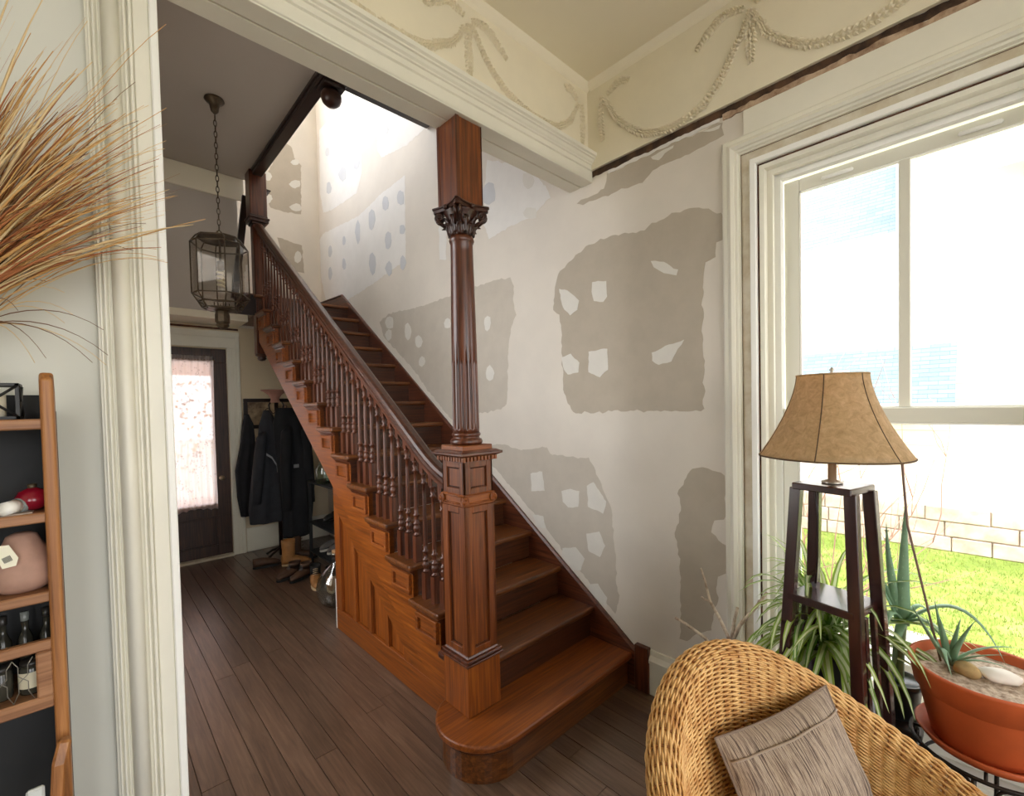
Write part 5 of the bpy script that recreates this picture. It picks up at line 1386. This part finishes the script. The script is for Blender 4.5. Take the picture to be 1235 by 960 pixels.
gv = thing('clay_vase', (-.112, 1.46, 1.21), 'pear-shaped pink clay vase with a paper tag on the third shelf', 'vase')
MB().lathe([(.0, 1.2115), (.035, 1.2115), (.052, 1.225), (.058, 1.245), (.054, 1.27), (.04, 1.295), (.03, 1.315), (.024, 1.33), (.012, 1.336), (.0, 1.335)], 32, (-.112, 1.46, 0)).build('vase_body', plain('pink_bisque_clay', C(176, 138, 120), .7, var=.2, vscale=18), gv)
tgm = MB(); Rg = Matrix.Translation((-.132, 1.408, 1.298)) @ Matrix.Rotation(radians(-22), 4, 'Y') @ Matrix.Rotation(radians(-14), 4, 'X')
tgm.prism([(-.013, -.02), (.006, -.025), (.015, -.012), (.013, .02), (.0, .026), (-.012, .016)], -.0006, .0006, 'Y', M=Rg); tgm.build('paper_tag', plain('cream_tag', C(232, 228, 206), .8), gv)
tgm = MB()
for k in range(7): tgm.box(-.006+k*.0019, -.006+k*.0019+.0010, -.0014, -.0007, -.012, .0, Rg)
tgm.build('tag_bars', M['board_black'], gv)
jm = [plain('jar_glass_a', C(56, 54, 46), .15), plain('jar_label', C(206, 198, 172), .8), plain('jar_lid', C(40, 36, 32), .4), plain('jar_glass_b', C(120, 124, 118), .2)]
for k, (x, y, r_, lab, lb) in enumerate([(-.105, 1.452, .022, True, 'squat jar with cream paper label behind the wire of the rack'), (-.071, 1.47, .014, True, 'narrow grey jar at the right end of the wire rack'), (-.152, 1.455, .018, False, 'dark jar left of the labelled jar in the wire rack'), (-.2, 1.46, .02, False, 'leftmost dark jar in the wire rack')]):
    j = thing('jar', (x, y, .985), lb, 'jar', 'jars in the wire rack')
    h = .07 if r_ > .015 else .082
    MB().lathe([(.0, .9855), (r_*.95, .9855), (r_, .99), (r_, .985+h*.8), (r_*.8, .985+h*.88), (0, .985+h*.88)], 20, (x, y, 0)).build('glass_body', jm[0] if k != 1 else jm[3], j)
    MB().lathe([(r_*.85, .985+h*.87), (r_*.88, .985+h*.88), (r_*.88, .985+h), (0, .985+h)], 20, (x, y, 0)).build('lid', jm[2], j)
    if lab:
        m = MB().lathe([(r_+.0006, 1.0), (r_+.0006, .985+h*.7)], 20, (x, y, 0), cap=False); m.build('paper_label', jm[1], j, recalc=False)
for k in range(4):
    x = -.085-.034*k
    j = thing('dark_bottle', (x, 1.5, 1.0), ['rightmost', 'second from right', 'third from right', 'leftmost'][k]+' small dark bottle in shade behind the rack top rail', 'bottle', 'dark bottles behind the rack rail')
    MB().lathe([(.0, .9855), (.012, .9855), (.013, .99), (.013, 1.08), (.006, 1.1), (.006, 1.12), (0, 1.12)], 14, (x, 1.53, 0)).build('bottle_body', jm[0], j)
    MB().lathe([(.007, 1.12), (.0075, 1.121), (.0075, 1.14), (0, 1.14)], 12, (x, 1.53, 0)).build('bottle_cap', jm[3] if k % 2 else jm[2], j)
# curved wooden runner leaning at the shelf foot
rn = thing('wooden_sled', (-.07, 1.33, 0), 'curved wooden sled runner with white slat leaning on the shelf foot', 'sled')
MB().sweep([(-.011, -.011), (.011, -.011), (.011, .011), (-.011, .011)], [(-.075, 1.33, 0.0), (-.075, 1.335, .5), (-.073, 1.34, .75), (-.066, 1.345, .86), (-.056, 1.36, .90)], (0, 1, 0)).build('runner', M['shelf_wood'], rn, bevel=.004)
MB().box(-.115, -.088, 1.335, 1.347, 0, .83).build('slat', plain('white_slat', C(196, 200, 196), .6), rn, bevel=.004)
MB().box(-.115, -.066, 1.345, 1.357, .5, .53).build('cross_rail', M['shelf_wood_x'], rn)

# dried grass in a vase on top of the shelf
gvs = thing('dried_grass', (-.222, 1.47, 1.583), 'large bunch of golden dried grass spraying from the left edge', 'dried grass')
MB().lathe([(.0, 1.584), (.03, 1.584), (.042, 1.62), (.038, 1.70), (.022, 1.75), (.025, 1.77), (.02, 1.77), (.015, 1.75), (0, 1.74)], 24, (-.222, 1.47, 0)).build('vase_body', M['dark_pot'], gvs)
GM = [plain('golden_straw', C(206, 160, 96), .7), plain('pale_straw', C(226, 200, 150), .7), plain('russet_straw', C(168, 104, 60), .7), plain('dark_straw', C(116, 80, 50), .7)]
gms = [MB(), MB(), MB(), MB()]
rg = random.Random(77)
def grass_stalk(m, a, b, c, r_, flat=False):
    pts = bez(a, b, c, 8)
    n = len(pts); rs = [max(.0006, r_*(.6+.8*sin(pi*min(1, i/(n-1)*.9+.1)))*(1-.75*(i/(n-1))**2)) for i in range(n)]
    m.tube(pts, rs, 4, flat=.25 if flat else 1)
root = Vector((-.215, 1.465, 1.76))
for k in range(420):
    a = radians(rg.triangular(28, 94, 62)); L = rg.triangular(.2, .78, .56)*(.55+.5*a/(pi/2))
    y = 1.40+rg.uniform(-.13, .10)
    st = root+Vector((rg.uniform(-.015, .015), rg.uniform(-.015, .015), rg.uniform(0, .03)))
    tip = st+Vector((cos(a)*L, y-st.y, sin(a)*L))
    mid = st.lerp(tip, .55)+Vector((-.03, 0, .03+rg.uniform(0, .05)))
    ki = rg.choices(range(4), (5, 3, 3, 1))[0]
    grass_stalk(gms[ki], st, mid, tip, rg.uniform(.001, .0034), rg.random() < .6)
for k in range(26):   # long fine outliers reaching over the casing
    tx = rg.uniform(.02, .20); tz = rg.uniform(1.95, 2.55); st = root+Vector((.05, rg.uniform(-.03, .0), rg.uniform(.0, .1)))
    tip = Vector((tx, 1.42+rg.uniform(-.08, .08), tz)); mid = st.lerp(tip, .6)+Vector((0, 0, .10))
    grass_stalk(gms[rg.choice((1, 1, 3, 0))], st, mid, tip, .0008)
for k in range(10):
    tip = Vector((rg.uniform(-.1, .06), 1.42+rg.uniform(-.05, .05), rg.uniform(1.70, 1.9))); st = root+Vector((.05, 0, .02)); grass_stalk(gms[rg.choice((1, 3))], st, st.lerp(tip, .55)+Vector((0, 0, .08)), tip, .0009)
for k, mname in enumerate(('straw', 'straw', 'straw', 'straw')): tag(gms[k].build(mname, GM[k], gvs, recalc=False), kind='stuff')

# ------------------------------------------------------------------ under the stairs: coats, boots, rack
M['black_cloth'] = plain('black_coat_cloth', C(26, 27, 31), .9, var=.3, vscale=12, bumpy=.3, bscale=22)
M['grey_cloth'] = plain('charcoal_coat_cloth', C(44, 46, 52), .85, var=.3, vscale=12, bumpy=.3, bscale=22)
M['reflect'] = plain('grey_reflective_band', C(120, 122, 126), .5)
def coat(name, prof, mat, label, seed, y, parent=None):
    """hanging garment: (x_left, x_right, z) outline with folds round it"""
    t = thing(name, ((prof[-1][0]+prof[-1][1])/2, y, prof[-1][2]), label, 'coat', 'coats hanging under the stairs')
    m = MB(); seg = 40; vs = []; fs = []
    rows = []
    for k in range(len(prof)-1):
        for j in range(5):
            f = j/5; rows.append(tuple(prof[k][q]*(1-f)+prof[k+1][q]*f for q in range(3)))
    rows.append(prof[-1])
    for (xl, xr, z) in rows:
        cx_, hw_ = (xl+xr)/2, (xr-xl)/2
        for k in range(seg):
            a = 2*pi*k/seg
            fold = 1+.16*sin(a*7+seed+2.2*mnoise.noise(Vector((a, z*2, seed))))*min(1, (prof[0][2]-z)*2.2)
            vs.append((cx_+hw_*cos(a)*(1+.05*(fold-1)*6*.2), y+max(.05, hw_*.55)*sin(a)*fold, z))
    n = len(rows)
    for i in range(n-1):
        for k in range(seg): fs.append((i*seg+k, i*seg+(k+1) % seg, (i+1)*seg+(k+1) % seg, (i+1)*seg+k))
    fs.append(tuple(range(seg))); fs.append(tuple(range((n-1)*seg, n*seg)))
    m.add(vs, fs, True); m.build('body', mat, t)
    return t
c1 = coat('coat', [(1.262, 1.30, 1.56), (1.235, 1.345, 1.45), (1.20, 1.36, 1.2), (1.15, 1.36, .95), (1.16, 1.33, .65), (1.19, 1.27, .44)], M['black_cloth'], 'slim black coat hanging leftmost, next to the door casing', 1.0, 5.64)
c2 = coat('coat', [(1.38, 1.45, 1.60), (1.33, 1.50, 1.45), (1.30, 1.56, 1.2), (1.24, 1.60, .9), (1.20, 1.62, .55), (1.21, 1.60, .40)], M['grey_cloth'], 'charcoal rain jacket with a grey reflective band hanging in the middle', 2.7, 5.36)
c3 = coat('coat', [(1.44, 1.60, 1.62), (1.40, 1.70, 1.46), (1.42, 1.78, 1.15), (1.44, 1.80, .8), (1.46, 1.76, .45), (1.46, 1.74, .25)], M['black_cloth'], 'long black coat hanging rightmost, reaching almost to the boots', 4.1, 5.12)
for t, (xa, ya, za, xb, yb, zb) in ((c2, (1.33, 5.27, 1.30, 1.26, 5.28, .62)), (c3, (1.50, 5.02, 1.36, 1.49, 5.05, .55)), (c3, (1.70, 5.05, 1.36, 1.73, 5.06, .60))):
    m = MB(); m.tube([(xa+.03, ya+.04, za+.05), (xa, ya, za), ((xa+xb)/2-.012, (ya+yb)/2-.012, (za+zb)/2), (xb, yb, zb)], [.035, .055, .056, .045], 12); m.build('sleeve', M['grey_cloth'] if t is c2 else M['black_cloth'], t)
MB().sweep([(-.012, -.006), (.012, -.006), (.012, .006), (-.012, .006)], [(1.35, 5.20, 1.14), (1.40, 5.19, 1.10), (1.44, 5.185, 1.02), (1.445, 5.185, .95)], (0, 0, 1)).build('reflective_band', M['reflect'], c2)
MB().box(1.53, 1.58, 4.925, 4.94, 1.0, 1.035).build('chest_patch', M['reflect'], c3)
for t, p in ((c2, (1.42, 5.36, 1.60)), (c3, (1.52, 5.12, 1.63))):
    MB().tube([Vector(p)+Vector((.02*cos(a), 0, .018*sin(a))) for a in [2*pi*k/12 for k in range(12)]], .004, 5, closed=True).build('hanging_loop', M['black_cloth'], t)
# coat stand with bowl on top
ct = thing('coat_stand', (1.50, 5.34, 0), 'dark coat stand with curved hooks behind the hanging coats', 'coat stand')
MB().tube([(1.50, 5.34, .02), (1.50, 5.34, 1.68)], .02, 12).build('pole', M['black_oak'], ct)
for k in range(4):
    a = k*pi/2+.5
    MB().tube([(1.5, 5.34, 1.58), (1.5+.05*cos(a), 5.34+.05*sin(a), 1.56), (1.5+.09*cos(a), 5.34+.09*sin(a), 1.6), (1.5+.10*cos(a), 5.34+.10*sin(a), 1.655), (1.5+.08*cos(a), 5.34+.08*sin(a), 1.68)], .007, 8).build('hook', M['black_oak'], ct)
    MB().tube([(1.5, 5.34, .10), (1.5+.12*cos(a), 5.34+.12*sin(a), .06), (1.5+.2*cos(a), 5.34+.2*sin(a), .012)], .013, 8).build('foot', M['black_oak'], ct)
bo = thing('pedestal_bowl', (1.48, 5.34, 1.68), 'dusty pink trumpet-shaped clay bowl on top of the coat stand', 'bowl')
MB().lathe([(.0, 1.681), (.05, 1.681), (.045, 1.70), (.04, 1.72), (.06, 1.76), (.11, 1.80), (.135, 1.81), (.137, 1.818), (.12, 1.818), (.07, 1.79), (.0, 1.76)], 32, (1.49, 5.34, 0), cap=False).build('bowl_body', plain('pink_clay', C(176, 128, 112), .7, var=.2, vscale=12), bo)
# wide picture on the far wall
pic = thing('picture', (1.69, FY-.02, 1.56), 'wide black-framed sepia picture on the wall behind the coats', 'picture')
m = MB(); m.box(1.285, 2.10, FY-.03, FY-.002, 1.695, 1.735); m.box(1.285, 2.10, FY-.03, FY-.002, 1.395, 1.435); m.box(1.285, 1.325, FY-.03, FY-.002, 1.435, 1.695); m.box(2.06, 2.10, FY-.03, FY-.002, 1.435, 1.695)
m.build('frame', M['black_oak'], pic, bevel=.004)
MB().box(1.325, 2.06, FY-.014, FY-.004, 1.435, 1.695).build('print', plain('sepia_print', C(192, 168, 132), .6, vscale=7, col2=C(92, 70, 52)), pic)
# shoe rack
rk = thing('shoe_rack', (1.76, 4.55, 0), 'black shoe rack standing in the dark under the stairs', 'rack')
for z in (.14, .44, .86): MB().box(1.64, 2.0, 4.05, 4.88, z-.02, z).build('rack_shelf', M['board_black'], rk, bevel=.003)
for x in (1.655, 1.985):
    for y in (4.065, 4.865): MB().box(x-.014, x+.014, y-.014, y+.014, 0, .84).build('leg', M['board_black'], rk)
gj = thing('glass_jar', (1.70, 4.55, .86), 'greenish glass jar on top of the black shoe rack', 'jar')
M['green_glass'] = thin_glass('green_tinted_glass', (.62, .74, .62, 1), .15); M['clear_thick'] = thin_glass('thick_clear_glass', (.80, .85, .84, 1), .2)
MB().lathe([(.0, .862), (.07, .862), (.085, .88), (.085, 1.0), (.06, 1.05), (.045, 1.06), (.045, 1.09), (.05, 1.095)], 28, (1.70, 4.55, 0), cap=False).build('jar_body', M['green_glass'], gj)
MB().lathe([(.05, 1.094), (.052, 1.096), (.052, 1.115), (0, 1.118)], 20, (1.70, 4.55, 0)).build('jar_lid', M['brass'], gj)
dj = thing('demijohn', (1.43, 3.66, 0), 'large round clear glass demijohn on the floor beside the stair panelling', 'bottle')
MB().lathe([(.0, .003), (.07, .003), (.11, .03), (.145, .09), (.152, .16), (.135, .23), (.09, .29), (.045, .33), (.03, .36), (.028, .41), (.036, .415), (.036, .43), (.028, .432)], 40, (1.43, 3.66, 0), cap=False).build('glass_body', M['clear_thick'], dj)
MB().lathe([(.026, .415), (.028, .45), (.0, .452)], 14, (1.43, 3.66, 0)).build('cork', plain('cork', C(170, 130, 90), .9), dj)
# boots and shoes
def shoe(name, loc, rot, L, h, cols, label, group=None, shaft=True, lace=True):
    """local: toe towards +x, heel at 0"""
    t = thing(name, loc, label, 'boot' if h > .1 else 'shoe', group)
    Rm = Matrix.Translation(loc) @ Matrix.Rotation(rot, 4, 'Z')
    w = L*.36
    def outline(k=1.0, dz=0): return [(L*(.5+.5*k*(-cos(a))), w/2*k*(.82+.18*(-cos(a)))*sin(a)) for a in [2*pi*j/24 for j in range(24)]]
    MB().prism(outline(1.0), 0.001, .022, 'Z', M=Rm).build('sole', cols[1], t, bevel=.004)
    m = MB(); vs = []; fs = []; seg = 20; n = 10
    # foot: sections from heel to toe
    secs = []
    for j in range(n+1):
        u = j/n; x = L*(.02+.95*u); hh = (.095 if u < .35 else .095-(u-.35)*.075)*(L/.29)
        if u > .85: hh *= 1-(u-.85)*2.2
        ww = w*.5*(.72+.3*sin(pi*min(1, u*.9+.1)))*(1 if u < .85 else 1-(u-.85)*3.0)
        if u < .08: ww *= .75
        secs.append((x, ww, hh))
    for (x, ww, hh) in secs:
        for k in range(seg):
            a = 2*pi*k/seg; vs.append((x, ww*cos(a)*(.95), .02+hh*(.5+.5*sin(a))))
    for i in range(n):
        for k in range(seg): fs.append((i*seg+k, i*seg+(k+1) % seg, (i+1)*seg+(k+1) % seg, (i+1)*seg+k))
    fs += [tuple(range(seg)), tuple(range(n*seg, (n+1)*seg))]
    m.add(vs, fs, True, Rm); m.build('foot', cols[0], t)
    if shaft:
        m = MB(); vs = []; fs = []; rows = [(.06, 1.0), (.10, .96), (h*.7, .98), (h, 1.06), (h, .92), (h*.75, .86)]
        for (z, k_) in rows:
            for k in range(seg):
                a = 2*pi*k/seg; vs.append((L*.24+L*.22*k_*cos(a), w*.46*k_*sin(a), z))
        for i in range(len(rows)-1):
            for k in range(seg): fs.append((i*seg+k, i*seg+(k+1) % seg, (i+1)*seg+(k+1) % seg, (i+1)*seg+k))
        fs.append(tuple(range((len(rows)-1)*seg, len(rows)*seg)))
        m.add(vs, fs, True, Rm); m.build('shaft', cols[2], t)
    if lace:
        m = MB()
        for k in range(5):
            z = .085+k*(h-.09)/5 if shaft else .07+.004*k; x = L*(.52-.012*k) if shaft else L*(.62-.06*k)
            m.tube([Vector((x, -.022, z)), Vector((x+.008, 0, z+.006)), Vector((x, .022, z))], .0028, 5, M=Rm)
        m.build('laces', cols[3], t)
    return t
tan = plain('tan_leather', C(170, 118, 66), .6, var=.25, vscale=20); bro = plain('brown_leather', C(86, 60, 42), .6, var=.3, vscale=20); bla = plain('black_rubber', C(24, 23, 22), .6); cre = plain('cream_sole', C(206, 180, 140), .7); gry = plain('grey_canvas', C(112, 108, 106), .85, var=.2, vscale=20); whi = plain('white_rubber', C(190, 186, 180), .7); org = plain('orange_strap', C(206, 104, 58), .7)
shoe('duck_boot', (1.395, 4.98, 0), radians(-28), .29, .27, (tan, cre, tan, bro), 'tall tan lace-up winter boot standing below the long black coat')
shoe('duck_boot', (1.50, 5.12, 0), radians(-25), .29, .26, (bro, bla, bro, bro), 'tall brown winter boot half hidden behind the tan one')
shoe('ankle_boot', (1.46, 4.62, 0), radians(200), .25, .14, (bro, bla, bro, gry), 'brown grey ankle boot of the pair nearest the tan winter boot', None)
shoe('ankle_boot', (1.53, 4.52, 0), radians(205), .25, .14, (bro, bla, bro, gry), 'brown grey ankle boot of its pair farther under the stairs', None)
shoe('work_boot', (1.50, 4.33, 0), radians(252), .28, .17, (tan, cre, bla, cre), 'left tan work boot with black collar by the glass demijohn')
shoe('work_boot', (1.585, 4.17, 0), radians(250), .28, .17, (tan, cre, bla, cre), 'right tan work boot with black collar by the glass demijohn')
shoe('sneaker', (1.93, 4.76, .14), radians(195), .26, .06, (gry, whi, gry, whi), 'grey sneaker on the lowest shelf of the shoe rack', None, False)
shoe('sneaker', (1.95, 4.62, .14), radians(195), .26, .06, (gry, whi, gry, whi), 'second grey sneaker in front on the lowest rack shelf', None, False)
shoe('slipper', (1.93, 4.72, .44), radians(200), .25, .05, (bla, bla, bla, whi), 'dark slipper on the middle shelf of the rack', None, False, False)
shoe('sandal', (1.95, 4.44, .44), radians(200), .25, .05, (org, bla, org, org), 'orange sandal on the middle shelf of the rack', None, False, False)
shoe('low_shoe', (1.16, 5.10, 0), radians(-6), .26, .07, (bro, bla, bro, bla), 'dark low shoe on the floor below the charcoal jacket', None, False)
